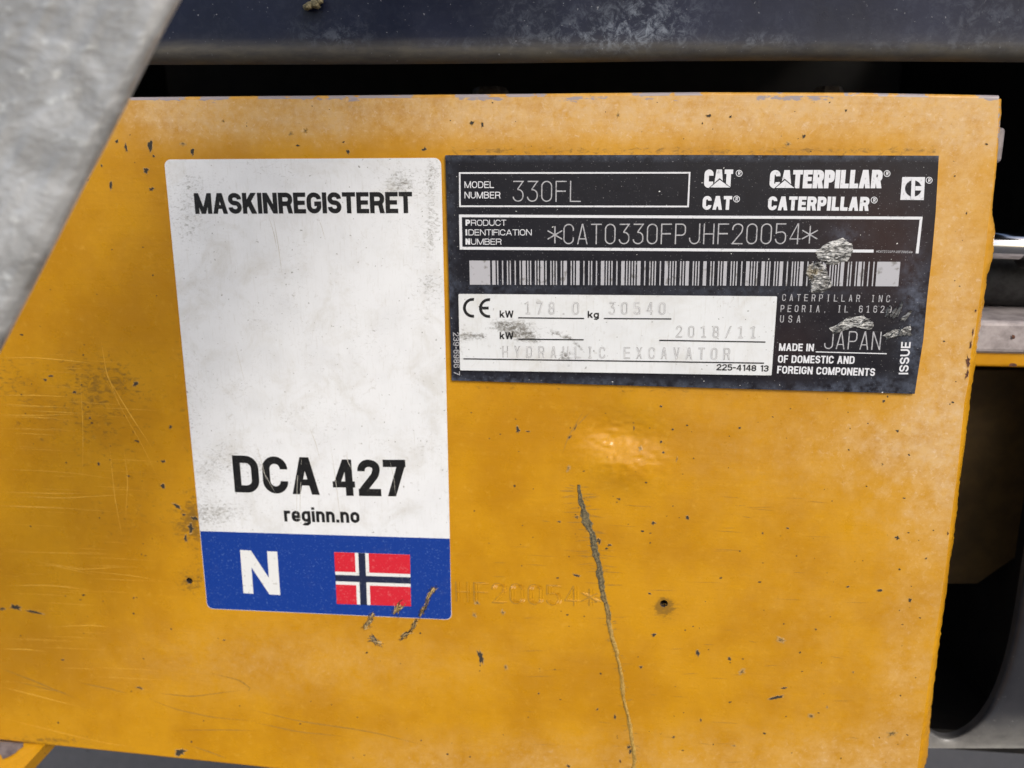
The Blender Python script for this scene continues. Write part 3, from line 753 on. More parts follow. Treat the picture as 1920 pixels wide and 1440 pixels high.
LS = [[(0,671),(60,670),(130,676),(180,682)],[(0,741),(60,741),(140,744)],[(0,757),(80,762),(140,764)],[(0,880),(70,882),(150,888),(228,900)],[(0,948),(60,950),(130,952)],
      [(20,950),(120,953),(180,956)],[(0,1034),(100,1036),(220,1040)],[(60,1050),(120,1065),(180,1078)],[(90,1055),(150,1068),(240,1062)],[(150,1070),(240,1078),(300,1088)],
      [(180,672),(230,770),(270,840),(300,905)],[(192,690),(240,770),(285,840)],[(0,922),(90,925),(170,925)],[(10,1098),(90,1097),(170,1106)],[(0,778),(70,779),(150,776)],[(30,930),(120,934),(250,926)],
      [(100,1175),(170,1172),(210,1176)],[(0,1287),(60,1302),(150,1325)],[(0,1345),(60,1360),(190,1392),(250,1400)],[(0,1216),(50,1217),(90,1222)],[(150,690),(156,800),(155,900)],[(205,830),(215,930),(230,1010)],
      [(190,640),(200,700),(225,760)],[(232,840),(240,900),(235,980)]]
V = []; F = []
for s in LS: curve_strip(V, F, s, random.uniform(0.9, 1.9), 0.00006)
for i in range(60):
    x0 = random.uniform(-20, 200); y0 = random.uniform(660, 1330); l = random.uniform(40, 160)
    curve_strip(V, F, [(x0,y0),(x0+l*.5,y0+l*.02+random.uniform(-1,1)),(x0+l,y0+l*.05)], random.uniform(.4,.9), 0.000055)
tag(mesh('light_scratch', V, F, M['light_scratch'], yp), kind='stuff')
DS = [[(280,1310),(330,1330),(400,1345),(480,1352)],[(395,1262),(450,1275),(470,1290),(465,1297)],[(330,1369),(420,1368),(480,1370)],[(350,1395),(400,1412),(425,1422)],[(300,1300),(360,1306),(450,1294)],
      [(0,1252),(60,1275),(150,1312)],[(150,1280),(200,1290),(240,1300)],[(20,1275),(90,1292),(130,1300)],[(480,1355),(560,1372),(640,1380)],[(470,1330),(560,1352),(700,1372),(800,1398)],[(1095,770),(1065,820),(1055,850)],[(1105,775),(1080,800)]]
V = []; F = []
for s in DS: curve_strip(V, F, s, random.uniform(1.6, 2.6), 0.00007)
for i in range(60):
    x0 = random.uniform(880, 1600); y0 = random.uniform(930, 1430); l = random.uniform(15, 60)
    curve_strip(V, F, [(x0,y0),(x0+l,y0+random.uniform(-2,4))], random.uniform(.6,1.3), 0.000065)
tag(mesh('dull_scratch', V, F, M['dark_scratch'], yp), kind='stuff')
# the long vertical scrape: raised burr with a groove
SC = [(1083,908,5),(1087,935,10),(1095,960,16),(1102,985,20),(1110,1000,10),(1113,1025,18),(1120,1050,11),(1128,1085,14),(1134,1120,17),(1142,1155,15),(1145,1175,12),(1152,1205,12),(1160,1235,11),(1166,1265,10),(1170,1300,10),(1176,1340,10),(1184,1380,10),(1189,1410,10),(1187,1440,9),(1180,1480,7)]
n = 150; t = np.linspace(0, 1, len(SC)); ts = np.linspace(0, 1, n)
sx = np.interp(ts, t, [q[0] for q in SC]); sy = np.interp(ts, t, [q[1] for q in SC]); sw = np.interp(ts, t, [q[2] for q in SC])
rows = []
for i in range(n):
    r_ = []; wob = 0.65+0.8*float(fbm(np.array([i*0.23]), np.array([2.0]), 121, 3)[0]); sh_ = 7*(float(fbm(np.array([i*0.16]), np.array([9.0]), 131, 3)[0])-.5)
    for k in range(9):
        f = k/8*2-1; off = sh_+f*sw[i]*(0.33 if ts[i] > .4 else 0.40)*wob*(1+0.5*(RNG.random()-.5))
        w = P(sx[i]+off, sy[i]+off*0.12)
        hgt = 0.00022*(1-f*f)*(0.7 if ts[i] < .45 else 1.0)-(0.00026*math.exp(-((f-.15)/.3)**2) if ts[i] < .5 else 0.0)
        hgt += 0.00016*(RNG.random()-.5)*(1-abs(f))
        r_.append((w.x, -0.00008-max(hgt, -0.00002)+surf_y(sx[i], sy[i]), w.z))
    rows.append(r_)
n_ = N('scrape_burr'); fade = n_.attr('fade'); kk = n_.noise(1500, 5, .7)
cA = n_.mix(n_.ss(kk, .35, .65), (0.04, 0.036, 0.024), (0.22, 0.175, 0.085)); cB = n_.mix(n_.ss(kk, .35, .65), (0.30, 0.17, 0.03), (0.50, 0.32, 0.075))
M['burr'] = n_.out(n_.mix(fade, cA, cB), 0.55, 0, 0.5, n_.bump(kk, .5, .0003))
fd = np.repeat(sstep(0.35, 0.62, ts)[:,None], 9, 1)
grid('scrape', np.array(rows), M['burr'], yp, dict(fade=fd))
V = []; F = []
for i in range(110):
    k = random.random(); x0 = np.interp(k, ts, sx); y0 = np.interp(k, ts, sy); l = random.uniform(6, 38)*(1 if k < .5 else .35); sg = random.choice((-1, 1))
    curve_strip(V, F, [(x0+sg*4,y0),(x0+sg*(4+l),y0+random.uniform(-4,5))], random.uniform(.8,2), 0.00006)
tag(mesh('scrape_smear', V, F, M['dark_scratch'], yp), kind='stuff')
# stamped number standing out of the paint (partly under the sticker)
def stamped(txt, p0, p1, h, parent):
    a = P(*p0); b = P(*p1); u = b-a; L = u.length; u.normalize(); up = Vector((-u.z, 0, u.x)); H = (P(p0[0], p0[1]-h)-a).dot(up)
    V = []; F = []
    for c, x, w in layout(txt, L/H, 0.1, 0, 0.95):
        for tt, dx in ((0.10, 0), (0.08, 0.13)):
            qs = glyph(c, w, tt, True)
            for q in qs:
                # ridge over each quad: two edge lines and a raised middle line
                A_, B_, C_, D_ = [np.array(v) for v in q]
                m0 = (A_+D_)/2; m1 = (B_+C_)/2
                if np.linalg.norm(m1-m0) < np.linalg.norm((A_+B_)/2-(C_+D_)/2): A_, B_, C_, D_ = B_, C_, D_, A_; m0 = (A_+D_)/2; m1 = (B_+C_)/2
                n0 = len(V)
                for v, lf in ((A_,-2e-5),(B_,-2e-5),(m1,1.1e-4),(m0,1.1e-4),(D_,-2e-5),(C_,-2e-5)):
                    pt = a+u*((x+dx+v[0])*H)+up*(v[1]*H); pxx, pyy = px_of(pt.x, pt.z)
                    V.append((pt.x, surf_y(float(pxx), float(pyy))-lf, pt.z))
                F += [(n0,n0+1,n0+2,n0+3),(n0+3,n0+2,n0+5,n0+4)]
    return mesh('stamped_number', V, F, M['yellow'], parent)
stamped('HF20054*', (857,1127), (1118,1137), 36, yp)
text('stamped_outline', 'HF20054*', (855,1128), (1116,1138), 38, 0.035, M['dark_scratch'], yp, 0.00009, mono=0.95)

# ------------------------------------------------------------------ registration sticker
def rounded_outline(c, r, n=7):
    """rounded polygon through four world xz corners"""
    out = []
    for i in range(4):
        a = np.array(c[i-1]); b = np.array(c[i]); d = np.array(c[(i+1)%4])
        u = (a-b)/np.linalg.norm(a-b); v = (d-b)/np.linalg.norm(d-b)
        for k in range(n):
            t_ = k/(n-1)*math.pi/2
            out.append(tuple(b+u*r*(1-math.sin(t_))+v*r*(1-math.cos(t_))))
    return out
def sheet(name, outline, step, lift, mat, edge_mat, parent=None, attr_fn=None, thick=None):
    """thin sheet with inner points (so wear attributes vary over it) and a rim down to the surface below"""
    ol = []
    n = len(outline)
    if sum(outline[i][0]*outline[(i+1)%n][1]-outline[(i+1)%n][0]*outline[i][1] for i in range(n)) < 0: outline = outline[::-1]
    for i in range(n):
        a = np.array(outline[i]); b = np.array(outline[(i+1)%n]); k = max(1, int(np.linalg.norm(b-a)/step))
        for j in range(k): ol.append(tuple(a+(b-a)*j/k))
    n = len(ol); arr = np.array(ol)
    xs = np.arange(arr[:,0].min()+step*.6, arr[:,0].max(), step); zs = np.arange(arr[:,1].min()+step*.6, arr[:,1].max(), step)
    XX, ZZ = np.meshgrid(xs, zs); q = np.stack([XX.ravel(), ZZ.ravel()], 1)
    ins = np.zeros(len(q), bool); md = np.full(len(q), 9.)
    for i in range(n):
        a = arr[i]; b = arr[(i+1)%n]
        cond = ((a[1] > q[:,1]) != (b[1] > q[:,1])) & (q[:,0] < (b[0]-a[0])*(q[:,1]-a[1])/(b[1]-a[1]+1e-15)+a[0])
        ins ^= cond; md = np.minimum(md, np.hypot(q[:,0]-a[0], q[:,1]-a[1]))
    q = q[ins & (md > step*.5)]
    sc = 1000.0
    vs = [Vector((a*sc, b*sc)) for a, b in ol]+[Vector((a*sc, b*sc)) for a, b in q]
    v, e, f, ov, oe, of = delaunay_2d_cdt(vs, [], [list(range(n))], 0, 1e-6)
    f = [g for g, o_ in zip(f, of) if o_]
    v = np.array([(p.x/sc, p.y/sc) for p in v])
    V = [(a, -lift, b) for a, b in v]; F = [tuple(g) for g in f]; mi = [0]*len(F)
    idx = [o_.index(i) if False else i for i, o_ in enumerate(ov)]
    bm_ = {}
    for i, o_ in enumerate(ov):
        for k in o_: bm_[k] = i
    n0 = len(V)
    for a, b in ol: V.append((a, 0.00002 if thick is None else -lift+thick, b))
    for i in range(n):
        j = (i+1)%n; F.append((bm_[i], bm_[j], n0+j, n0+i)); mi.append(1)
    pxx, pyy = px_of(np.array([p[0] for p in V]), np.array([p[2] for p in V]))
    return mesh(name, V, F, None, parent, attrs=attr_fn(pxx, pyy) if attr_fn else None, mats=[mat, edge_mat], midx=mi)
def xz(p, y=0.0): w = P(p[0], p[1], y); return (w.x, w.z)
STK = [(308,299),(827,296),(847,1162),(389,1141)]
def sticker_attr(px, py):
    n1 = fbm(px/60, py/60, 51); n3 = fbm(px/22, py/22, 55)
    g = 0.55*gauss(px,py,760,350,60,40)+0.8*gauss(px,py,752,348,14,22,60)+0.6*gauss(px,py,810,400,14,120)+0.7*gauss(px,py,800,560,28,110)*n3*1.5
    g += 0.6*gauss(px,py,365,540,40,120)*n1*1.4+0.9*gauss(px,py,400,965,45,28)+0.6*gauss(px,py,395,870,40,50)+0.5*gauss(px,py,470,870,60,40)
    g += 0.4*gauss(px,py,345,345,40,50)+0.5*gauss(px,py,820,320,20,25)+0.4*gauss(px,py,545,330,60,20)+0.35*gauss(px,py,480,960,60,30)+0.35*gauss(px,py,815,850,30,60)
    g += 0.5*np.exp(-((px-(314+(py-300)*0.092))/9)**2)*n3+0.25*gauss(px,py,560,640,220,260)*n1
    return dict(grime=np.clip(g*0.55+0.40*n1*n1+0.10*n3, 0, 0.75))
stk = sheet('registration_sticker', rounded_outline([xz(p) for p in STK], 0.0019), 0.0017, 0.00012, M['sticker'], M['sticker'], None, sticker_attr)
tag(stk, 'white registration sticker with blue bottom band and flag on yellow plate', 'sticker')
SL = 0.00018
text('title_lettering', 'MASKINREGISTERET', (367,401), (774,399.5), 38.8, 0.222, M['ink'], stk, SL, gap=0.05)
text('registration_number', 'DCA', (441,922.5), (600,927.5), 69, 0.198, M['ink'], stk, SL, gap=0.10)
text('registration_number', '427', (626,929), (764,930.5), 68, 0.198, M['ink'], stk, SL, gap=0.09)
text('web_address', 'reginn.no', (534,977.3), (675,980.2), 27.5, 0.20, M['ink'], stk, SL, gap=0.085)
# blue band with the sticker's rounded lower corners
c4 = [xz(p) for p in [(375.8,995.3),(843.6,1009.6),(846.4,1161.2),(389.6,1140.2)]]
ro4 = rounded_outline(c4, 0.0019)
bo = [c4[0], c4[1]]+ro4[14:28]
bo = [bo[0], bo[1]]+[p for p in ro4[14:]]
mesh('blue_band', [(a, -SL, b) for a, b in bo], [tuple(range(len(bo)))], M['blue'], stk)
text('country_letter', 'N', (457,1111.5), (526,1115), 80.5, 0.225, M['whiteprint'], stk, SL+0.00007)
fl = [np.array(p, float) for p in ((627,1034.5),(769,1039.5),(771,1136),(632,1131.5))]
def fq(u0, v0, u1, v1):
    f = lambda u, v: tuple((fl[0]*(1-u)+fl[1]*u)*(1-v)+(fl[3]*(1-u)+fl[2]*u)*v)
    return [f(u0,v0), f(u1,v0), f(u1,v1), f(u0,v1)]
flag = quads_px('flag', [fq(0,0,1,1)], M['whiteprint'], stk, SL+0.00005)
a_, b_, c_, d_ = 6/22, 7/22, 9/22, 10/22; e_, g_, h_, i_ = 6/16, 7/16, 9/16, 10/16
quads_px('red_field', [fq(0,0,a_,e_), fq(d_,0,1,e_), fq(0,i_,a_,1), fq(d_,i_,1,1)], M['red'], flag, SL+0.0001)
quads_px('blue_cross', [fq(b_,0,c_,g_), fq(b_,h_,c_,1), fq(0,g_,1,h_)], M['flagblue'], flag, SL+0.0001)
# scraped spots on the lower sticker edge
def scrape_cluster(name, spots, parent, lift, cols=('brown','scrape_dark','tan')):
    for cx, cy, rl, rw, an in spots:
        o = None
        base = blob_pts(cx, cy, rl*.75, rw*.6, an, 15, .5)
        V = []; F = []; mi = []
        for p in base:
            w = P(*p); V.append((w.x, -lift, w.z))
        w = P(cx, cy); V.append((w.x, -lift-0.00015, w.z)); k = len(base)
        F += [(i, (i+1)%k, k) for i in range(k)]; mi += [random.choice((0,0,2)) for _ in range(k)]
        for i in range(int(9+rl)):
            t_ = random.uniform(-.9,.9); s_ = random.uniform(-.8,.8); c, s = math.cos(R(an)), math.sin(R(an))
            x = cx+t_*rl*c-s_*rw*s; y = cy+t_*rl*s+s_*rw*c; l = random.uniform(3, 9); a2 = R(an+random.uniform(-35,35))
            m0 = len(F); sliver(V, F, (x-l*math.cos(a2), y-l*math.sin(a2)), (x+l*math.cos(a2), y+l*math.sin(a2)), random.uniform(1.0,2.6), 0.0002, lift)
            mi += [random.choice((0,1,1,1,1,2))]*(len(F)-m0)
        mesh(name, V, F, None, parent, mats=[M[c] for c in cols], midx=mi)
scrape_cluster('scraped_spot', [(693,1163,19,8,-58),(747,1141,15,9,-55),(807,1114,15,5,-60),(794,1142,14,5,-58)], stk, SL+0.00008)
scrape_cluster('scraped_spot', [(775,1172,14,5,-60),(758,1191,11,5,-40),(705,1203,13,7,35),(700,1198,6,6,0)], yp, 0.00008)
V = []; F = []
for x0, y0, x1, y1 in ((503,402,520,470),(512,402,530,520),(596,405,610,450),(480,830,500,900),(560,850,556,985),(566,850,562,990),(620,830,640,985),(470,845,520,930),(650,850,660,880),(440,640,460,720),(580,800,600,860),(730,860,742,930)):
    curve_strip(V, F, [(x0,y0),((x0+x1)/2+random.uniform(-3,3),(y0+y1)/2),(x1,y1)], random.uniform(.8,1.5), SL+0.00003)
M['greyline'] = simple('grey_scuff', (0.50,0.48,0.42), (0.62,0.60,0.55), 600)
tag(mesh('hairline_scuff', V, F, M['greyline'], stk), kind='stuff')

# ------------------------------------------------------------------ identification plate
PLO = [(836,291),(1300,290.5),(1758,292),(1752,400),(1745,480),(1736,560),(1729,636),(1722,680),(1713,737),(1280,724.5),(848,712)]
def plate_attr(px, py):
    n1 = fbm(px/70, py/50, 61); n3 = fbm(px/20, py/20, 65)
    d = 0.9*sstep(690, 725, py-(px-848)*0.028)*n1*1.3+0.8*gauss(px,py,1715,600,26,130)*n1*1.5+0.5*sstep(305, 292, py)+0.45*gauss(px,py,1600,735,90,18)
    d += 0.35*gauss(px,py,900,540,200,12)+0.5*gauss(px,py,1585,440,26,16)+0.4*gauss(px,py,845,500,10,200)+0.3*gauss(px,py,1400,545,200,10)
    d += 0.35*gauss(px,py,1650,715,60,12)
    wm = 0.9*gauss(px,py,1640,440,110,110)+0.5*gauss(px,py,1480,650,60,60)+0.4*gauss(px,py,1690,500,40,60)
    return dict(dust=np.clip(d,0,1), warm=np.clip(wm,0,1))
idp = sheet('identification_plate', [xz(p) for p in PLO], 0.0019, 0.0009, M['plate'], M['edge'], None, plate_attr)
tag(idp, 'black engraved metal identification plate with barcode and gouges', 'nameplate')
IL = 0.00096
K = M['plateprint']
quads_px('model_frame', frame_px([(861.5,323),(1294,322.5),(1291,388.5),(862,388)], 3.0), K, idp, IL)
text('model_caption', 'MODEL', (872,352.5), (927,352.5), 12.5, 0.13, K, idp, IL, gap=0.13)
text('model_caption', 'NUMBER', (872,372), (939,372), 12.5, 0.13, K, idp, IL, gap=0.13)
text('engraved_model', '330FL', (962,378), (1089,378.5), 39, 0.055, M['engrave'], idp, IL, mono=0.92)
f2 = [(861.5,402),(1727.5,406.5),(1719.5,474.5),(863,467.5)]
quads_px('number_frame', [[(861.5,402),(1727.5,406),(1722,411.3),(867,407)],[(1727.5,406),(1720,474.8),(1714.5,474.3),(1722,411.3)],
                          [(861.5,402),(867,407),(868,462.3),(863,467.5)],[(863,467.5),(868,462.3),(1636,467.6),(1636,473)]], K, idp, IL)
for s, x1, yb, hw_ in (('PRODUCT',950,423,11.5),('IDENTIFICATION',997.5,441,11.5),('NUMBER',941,458.3,11.5)):
    w0 = 883 if s[0] != 'I' else 878.5
    text('number_caption', s[0], (874,yb), (w0-.5 if s[0] != 'I' else 877.5,yb), hw_, 0.28, K, idp, IL, gap=0)
    text('number_caption', s[1:], (w0+1,yb), (x1,yb), hw_-.3, 0.12, K, idp, IL, gap=0.12)
text('engraved_number', '*CAT0330FPJHF20054*', (1031,457.5), (1526,457.5), 38, 0.058, M['engrave'], idp, IL, mono=0.90)
text('tiny_number', '*CAT0330FPJHF20054*', (1641,473), (1708,474.5), 4.6, 0.16, M['engrave'], idp, IL, mono=0.9)
# logos
def logo(txt, x0, x1, yb, h, tri, par):
    lg = text('logo_lettering', txt, (x0,yb), (x1,yb), h, 0.255, K, par, IL, gap=0.035)
    (ax, ay), (bx, by), (tx, ty) = tri
    quads_px('triangle_outline', [[(ax-3.2,ay+1.2),(bx+3.2,by+1.2),(tx,ty-3)]], M['plate'], lg, IL+0.00006)
    quads_px('triangle', [[(ax,ay),(bx,by),(tx,ty)]], K, lg, IL+0.00012)
logo('CAT', 1319, 1372, 352, 34, ((1331,351.3),(1368,351.6),(1348.3,337)), idp)
logo('CATERPILLAR', 1441, 1650.5, 353, 34, ((1453,352.3),(1488,352.4),(1470,338)), idp)
text('brand_lettering', 'CAT', (1316,393), (1370.5,393.3), 25.7, 0.25, K, idp, IL, gap=0.09)
text('brand_lettering', 'CATERPILLAR', (1438,394), (1626.5,395.3), 26, 0.25, K, idp, IL, gap=0.07)
for cx, cy in ((1384.8,325),(1661,325.5),(1380,373),(1637,375),(1739.6,338)):
    rg = quads_px('registered_mark', ring_px(cx, cy, 6.3, 1.3), K, idp, IL)
    text('mark_letter', 'R', (cx-2,cy+3.4), (cx+2.4,cy+3.4), 7, 0.2, K, rg, IL+0.00001)
em = quads_px('emblem', [[(1689.5,332),(1732,332),(1729.6,375),(1685.7,374.6)]], K, idp, IL)
quads_px('emblem_disc', [circ(1710,353.3,15.3,40)], M['plate'], em, IL+0.00006)
quads_px('emblem_bar', [[(1706.6,334),(1713.5,334),(1712.3,373),(1705.2,373)],[(1713.6,348.8),(1728,349),(1727.6,357.2),(1713.2,357)]], K, em, IL+0.00012)
# barcode (black bars are the plate itself, the silver spaces are printed)
C39 = {'0':'bwbWBwBwb','2':'bwBWbwbwB','3':'BwBWbwbwb','4':'bwbWBwbwB','5':'BwbWBwbwb','A':'BwbwbWbwB','C':'BwBwbWbwb','F':'bwBwBWbwb','H':'BwbwbWBwb','J':'bwbwBWBwb','P':'bwBwbwbWB','T':'bwbwBwbWB','*':'bWbwBwBwb'}
seq = []
for ch in '*CAT0330FPJHF20054*':
    for c in C39[ch]: seq.append((c in 'bB', 2.6 if c in 'BW' else 1.0))
    seq.append((False, 1.0))
tot = sum(s for _, s in seq[:-1]); xcur = 920.5; kx = (1641-920.5)/tot; polys = []
top = lambda x: 488+(x-881)*0.0028; bot = lambda x: 533+(x-881)*0.0038
sh = lambda x: -(x-1039)*0.0062
def bar(x0, x1): return [(x0,top(x0)),(x1,top(x1)),(x1+sh(x1),bot(x1)),(x0+sh(x0),bot(x0))]
polys.append(bar(881, 919.5))
for isb, s in seq[:-1]:
    if not isb: polys.append(bar(xcur+0.15, xcur+s*kx-0.15))
    xcur += s*kx
polys.append(bar(1643, 1686))
quads_px('barcode', polys, M['barwhite'], idp, IL)
# address and origin
text('address', 'CATERPILLAR INC.', (1465,563.3), (1680,566), 13, 0.11, M['engrave'], idp, IL, mono=0.86)
text('address', 'PEORIA, IL 61629', (1462,584), (1669,585.5), 13, 0.11, M['engrave'], idp, IL, mono=0.86)
text('address', 'USA', (1461,603.7), (1499,604), 13.5, 0.11, M['engrave'], idp, IL, mono=0.86)
text('origin_lettering', 'MADE IN', (1459,656.5), (1524,657.5), 14, 0.19, K, idp, IL, gap=0.09)
text('engraved_origin', 'JAPAN', (1543,653), (1648,655), 34, 0.06, M['engrave'], idp, IL, mono=0.80)
quads_px('origin_rule', [line_px((1528,658.5),(1660.5,662),1.8)], K, idp, IL)
text('origin_lettering', 'OF DOMESTIC AND', (1457,678.8), (1600,681), 14.3, 0.19, K, idp, IL, gap=0.09)
text('origin_lettering', 'FOREIGN COMPONENTS', (1455.5,698.8), (1638,703.7), 14.3, 0.19, K, idp, IL, gap=0.09)
text('form_number', '239-6986 7', (850.5,622), (852,702), 11.5, 0.14, M['engrave'], idp, IL, gap=0.13)
text('issue_lettering', 'ISSUE', (1700.5,700.5), (1705.5,640), 17.5, 0.18, K, idp, IL, gap=0.12)
# gouges torn into the plate
def gouge(polypx, parent, name='gouge', hgt=0.0006, lift=0.001):
    pts = [(1280+a/3.692, 270+b/3.692) for a, b in polypx]
    n = len(pts); dense = []
    for i in range(n):
        a = np.array(pts[i]); b = np.array(pts[(i+1)%n])
        for k in range(4): q = a+(b-a)*k/4; dense.append((q[0]+random.uniform(-1.6,1.6), q[1]+random.uniform(-1.6,1.6)))
    c = np.mean(dense, 0); n = len(dense); V = []; F = []; rings = 6
    for j in range(rings):
        f = 1-j/rings
        for p in dense:
            q = c+(np.array(p)-c)*f+np.array([random.uniform(-1.2,1.2), random.uniform(-1.2,1.2)])*(1 if j else 0)
            w = P(*q); hh = hgt*(fbm(np.array([q[0]/9.]), np.array([q[1]/6.]), 71, 3)[0]-0.25)*min(1, j/1.5)*1.3
            V.append((w.x, -lift-max(hh, 0.00003 if j else -0.0001), w.z))
    w = P(*c); V.append((w.x, -lift-hgt*.4, w.z)); m0 = len(V)-1
    for j in range(rings-1):
        for i in range(n): F.append((j*n+i, j*n+(i+1)%n, (j+1)*n+(i+1)%n, (j+1)*n+i))
    for i in range(n): F.append(((rings-1)*n+i, (rings-1)*n+(i+1)%n, m0))
    an = random.uniform(-50, -20)
    for i in range(10):
        p = random.choice(dense); q = c+(np.array(p)-c)*random.uniform(.3,1); l = random.uniform(4, 10); a2 = R(an+random.uniform(-30,30))
        sliver(V, F, (q[0]-l*math.cos(a2), q[1]-l*math.sin(a2)), (q[0]+l*math.cos(a2), q[1]+l*math.sin(a2)), random.uniform(1.5,4), 0.0005, lift+0.0001)
    return mesh(name, V, F, M['raw'], parent)
gouge([(930,790),(915,740),(985,690),(1100,645),(1160,690),(1175,745),(1130,810),(1040,835),(990,830)], idp)
gouge([(890,820),(935,810),(990,850),(1000,910),(1035,970),(985,1020),(880,1030),(875,960),(850,900),(860,850)], idp)
gouge([(1005,1270),(1150,1195),(1240,1180),(1310,1230),(1315,1265),(1270,1280),(1200,1255),(1080,1290),(1040,1310)], idp, hgt=0.0004)
gouge([(1370,1320),(1450,1285),(1570,1260),(1580,1320),(1480,1318),(1400,1340)], idp, hgt=0.0004)
for s in ((1400,1195,1428,1120),(1448,1205,1500,1120),(1478,1195,1512,1090),(1515,1215,1580,1150),(1500,1215,1560,1170),(1430,1190,1470,1130)):
    V = []; F = []
    for k in range(4):
        j = [random.uniform(-8,8) for _ in range(4)]
        sliver(V, F, (1280+(s[0]+j[0])/3.692, 270+(s[1]+j[1])/3.692), (1280+(s[2]+j[2])/3.692, 270+(s[3]+j[3])/3.692), random.uniform(2.5,6), 0.0006, 0.00095)
    mesh('torn_sliver', V, F, M['raw'], idp)

# ------------------------------------------------------------------ rating plate
def rating_attr(px, py):
    n1 = fbm(px/40, py/14, 81); n3 = fbm(px/14, py/10, 85)
    g = 1.3*gauss(px,py,957,608,34,10,4)*(.5+n1)+1.4*gauss(px,py,980,628,30,9,14)*(.4+n1)+1.2*gauss(px,py,888,630,22,5)+1.0*gauss(px,py,1052,627,24,4,16)+0.8*gauss(px,py,1085,648,22,4,40)
    g += 0.5*gauss(px,py,950,620,90,26)*n1+0.5*gauss(px,py,1080,685,60,10)*n3+0.6*gauss(px,py,1060,665,20,10)*n3*1.5+0.35*sstep(562,550,py)+0.35*gauss(px,py,870,650,12,60)+0.3*gauss(px,py,1440,690,16,20)
    g += 0.35*gauss(px,py,1110,557,20,5)+0.22*gauss(px,py,1150,610,250,60)*n3+0.4*gauss(px,py,1064,662,14,16)
    return dict(grime=np.clip(g,0,0.9))
RTP = [(861,550),(1455.5,554.5),(1445,702),(864,692.5)]
rtp = sheet('rating_plate', rounded_outline([xz(p) for p in RTP], 0.0003, 3), 0.0012, 0.00135, M['rating'], M['edge'], None, rating_attr, 0.00038)
tag(rtp, 'small scuffed white rating plate fixed on the black identification plate', 'nameplate')
RL = 0.00141; I = M['ink']
polys = []
def arc_band(cx, cy, ro_, wd, a0, a1, n=18):
    o = circ(cx, cy, ro_, n, a0, a1); i = circ(cx, cy, ro_-wd, n, a0, a1)
    return [[o[k], o[k+1], i[k+1], i[k]] for k in range(n)]
ce = quads_px('conformity_mark', arc_band(888,575.8,18.4,5.4,82,278)+arc_band(918,576.3,18.4,5.4,82,278)+[[(905.3,573.6),(917.5,573.6),(917.5,579),(905.3,579)]], I, rtp, RL)
text('unit_lettering', 'kW', (938,594), (964,594.3), 13.2, 0.20, I, rtp, RL, gap=0.06)
text('unit_lettering', 'kg', (1102,594.8), (1123,595), 13.2, 0.20, I, rtp, RL, gap=0.08)
text('unit_lettering', 'kW', (938,634), (964,634.5), 13.2, 0.20, I, rtp, RL, gap=0.06)
quads_px('rule', [line_px((972.5,594.5),(1095.5,595.8),2.4)], I, rtp, RL)
quads_px('rule', [line_px((1132,595.8),(1258,596.6),2.4)], I, rtp, RL)
quads_px('rule', [line_px((973,634.5),(1094.5,635.5),2.4)], I, rtp, RL)
quads_px('rule', [line_px((1235.5,636.5),(1433.5,639.7),2.4)], I, rtp, RL)
quads_px('rule', [line_px((870.5,671),(1431,679),2.4)], I, rtp, RL)
text('form_number', '225-4148 13', (1342,692.3), (1439,695), 11.8, 0.19, I, rtp, RL, gap=0.09)
for s, p0, p1, h in (('178.0',(984,588),(1086,588.8),23.5),('30540',(1141,588.5),(1247,589),23.5),('2018/11',(1266,631.5),(1416,633),22.5),('HYDRAULIC EXCAVATOR',(943,668.5),(1367,672.8),21.5)):
    g0 = text('punched_lettering', s, p0, p1, h, 0.13, M['punch_shade'], rtp, RL, mono=0.92)  # flat strokes: groove shade painted grey, highlight as a pale core on top
    text('groove_highlight', s, (p0[0]+.9,p0[1]-.9), (p1[0]-.9,p1[1]-.9), h-1.8, 0.05, M['punch_highlight'], g0, RL+0.00006, mono=0.92)

# ------------------------------------------------------------------ navy beam above
BOT = [(-300,123),(275,120),(700,119),(960,117),(1250,113),(1500,112),(1920,115),(2300,117)]
yb_ = -0.004
bx_ = np.linspace(P(-420,60).x, P(2250,60).x, 420)
bp = [(P(a,b,yb_).x, P(a,b,yb_).z) for a, b in BOT]
bz = lerp_poly(bp, bx_, 0)
prof = [(0.0016, 0.06), (0.0016, 0.03), (0.0016, 0.0042)]
for k in range(17):
    an = R(-180+k*180/16); prof.append((-0.0022-0.0038*math.cos(an), 0.0038+0.0038*math.sin(an)))
for h in np.linspace(0.0045, 0.075, 40): prof.append((-0.006-0.0010*sstep(0.0045,0.03,h), h))
prof += [(0.0, 0.0785), (0.2495, 0.079)]  # top sheet carried back unseen to shut light out of the gap
Vn = np.stack([np.stack([bx_, np.full_like(bx_, a), bz+b], -1) for a, b in prof])
pxn, pyn = px_of(Vn[...,0], Vn[...,2], Vn[...,1])
n1 = fbm(pxn/60, pyn/40, 91); n3 = fbm(pxn/18, pyn/14, 95)
du = 0.95*gauss(pxn,pyn,1215,50,75,60)+0.6*gauss(pxn,pyn,1120,75,60,30)+0.5*gauss(pxn,pyn,630,70,60,28)*n1*1.6+0.5*gauss(pxn,pyn,900,86,90,10)*n1*1.5+0.4*gauss(pxn,pyn,1020,60,90,60)*n1
du += 0.45*gauss(pxn,pyn,1420,80,60,14)+0.35*gauss(pxn,pyn,1750,90,260,12)+0.3*gauss(pxn,pyn,1840,30,110,50)*n1+0.07*n1
bd_ = sstep(72, 96, pyn)*0.85+0.3*n1*sstep(50,90,pyn)
beam = grid('beam', Vn, M['navy'], None, dict(dust=np.clip(du,0,1), brown=np.clip(bd_,0,1)))
tag(beam, 'dusty dark navy steel beam with rolled lower edge above the yellow plate', 'beam')
V = []; F = []
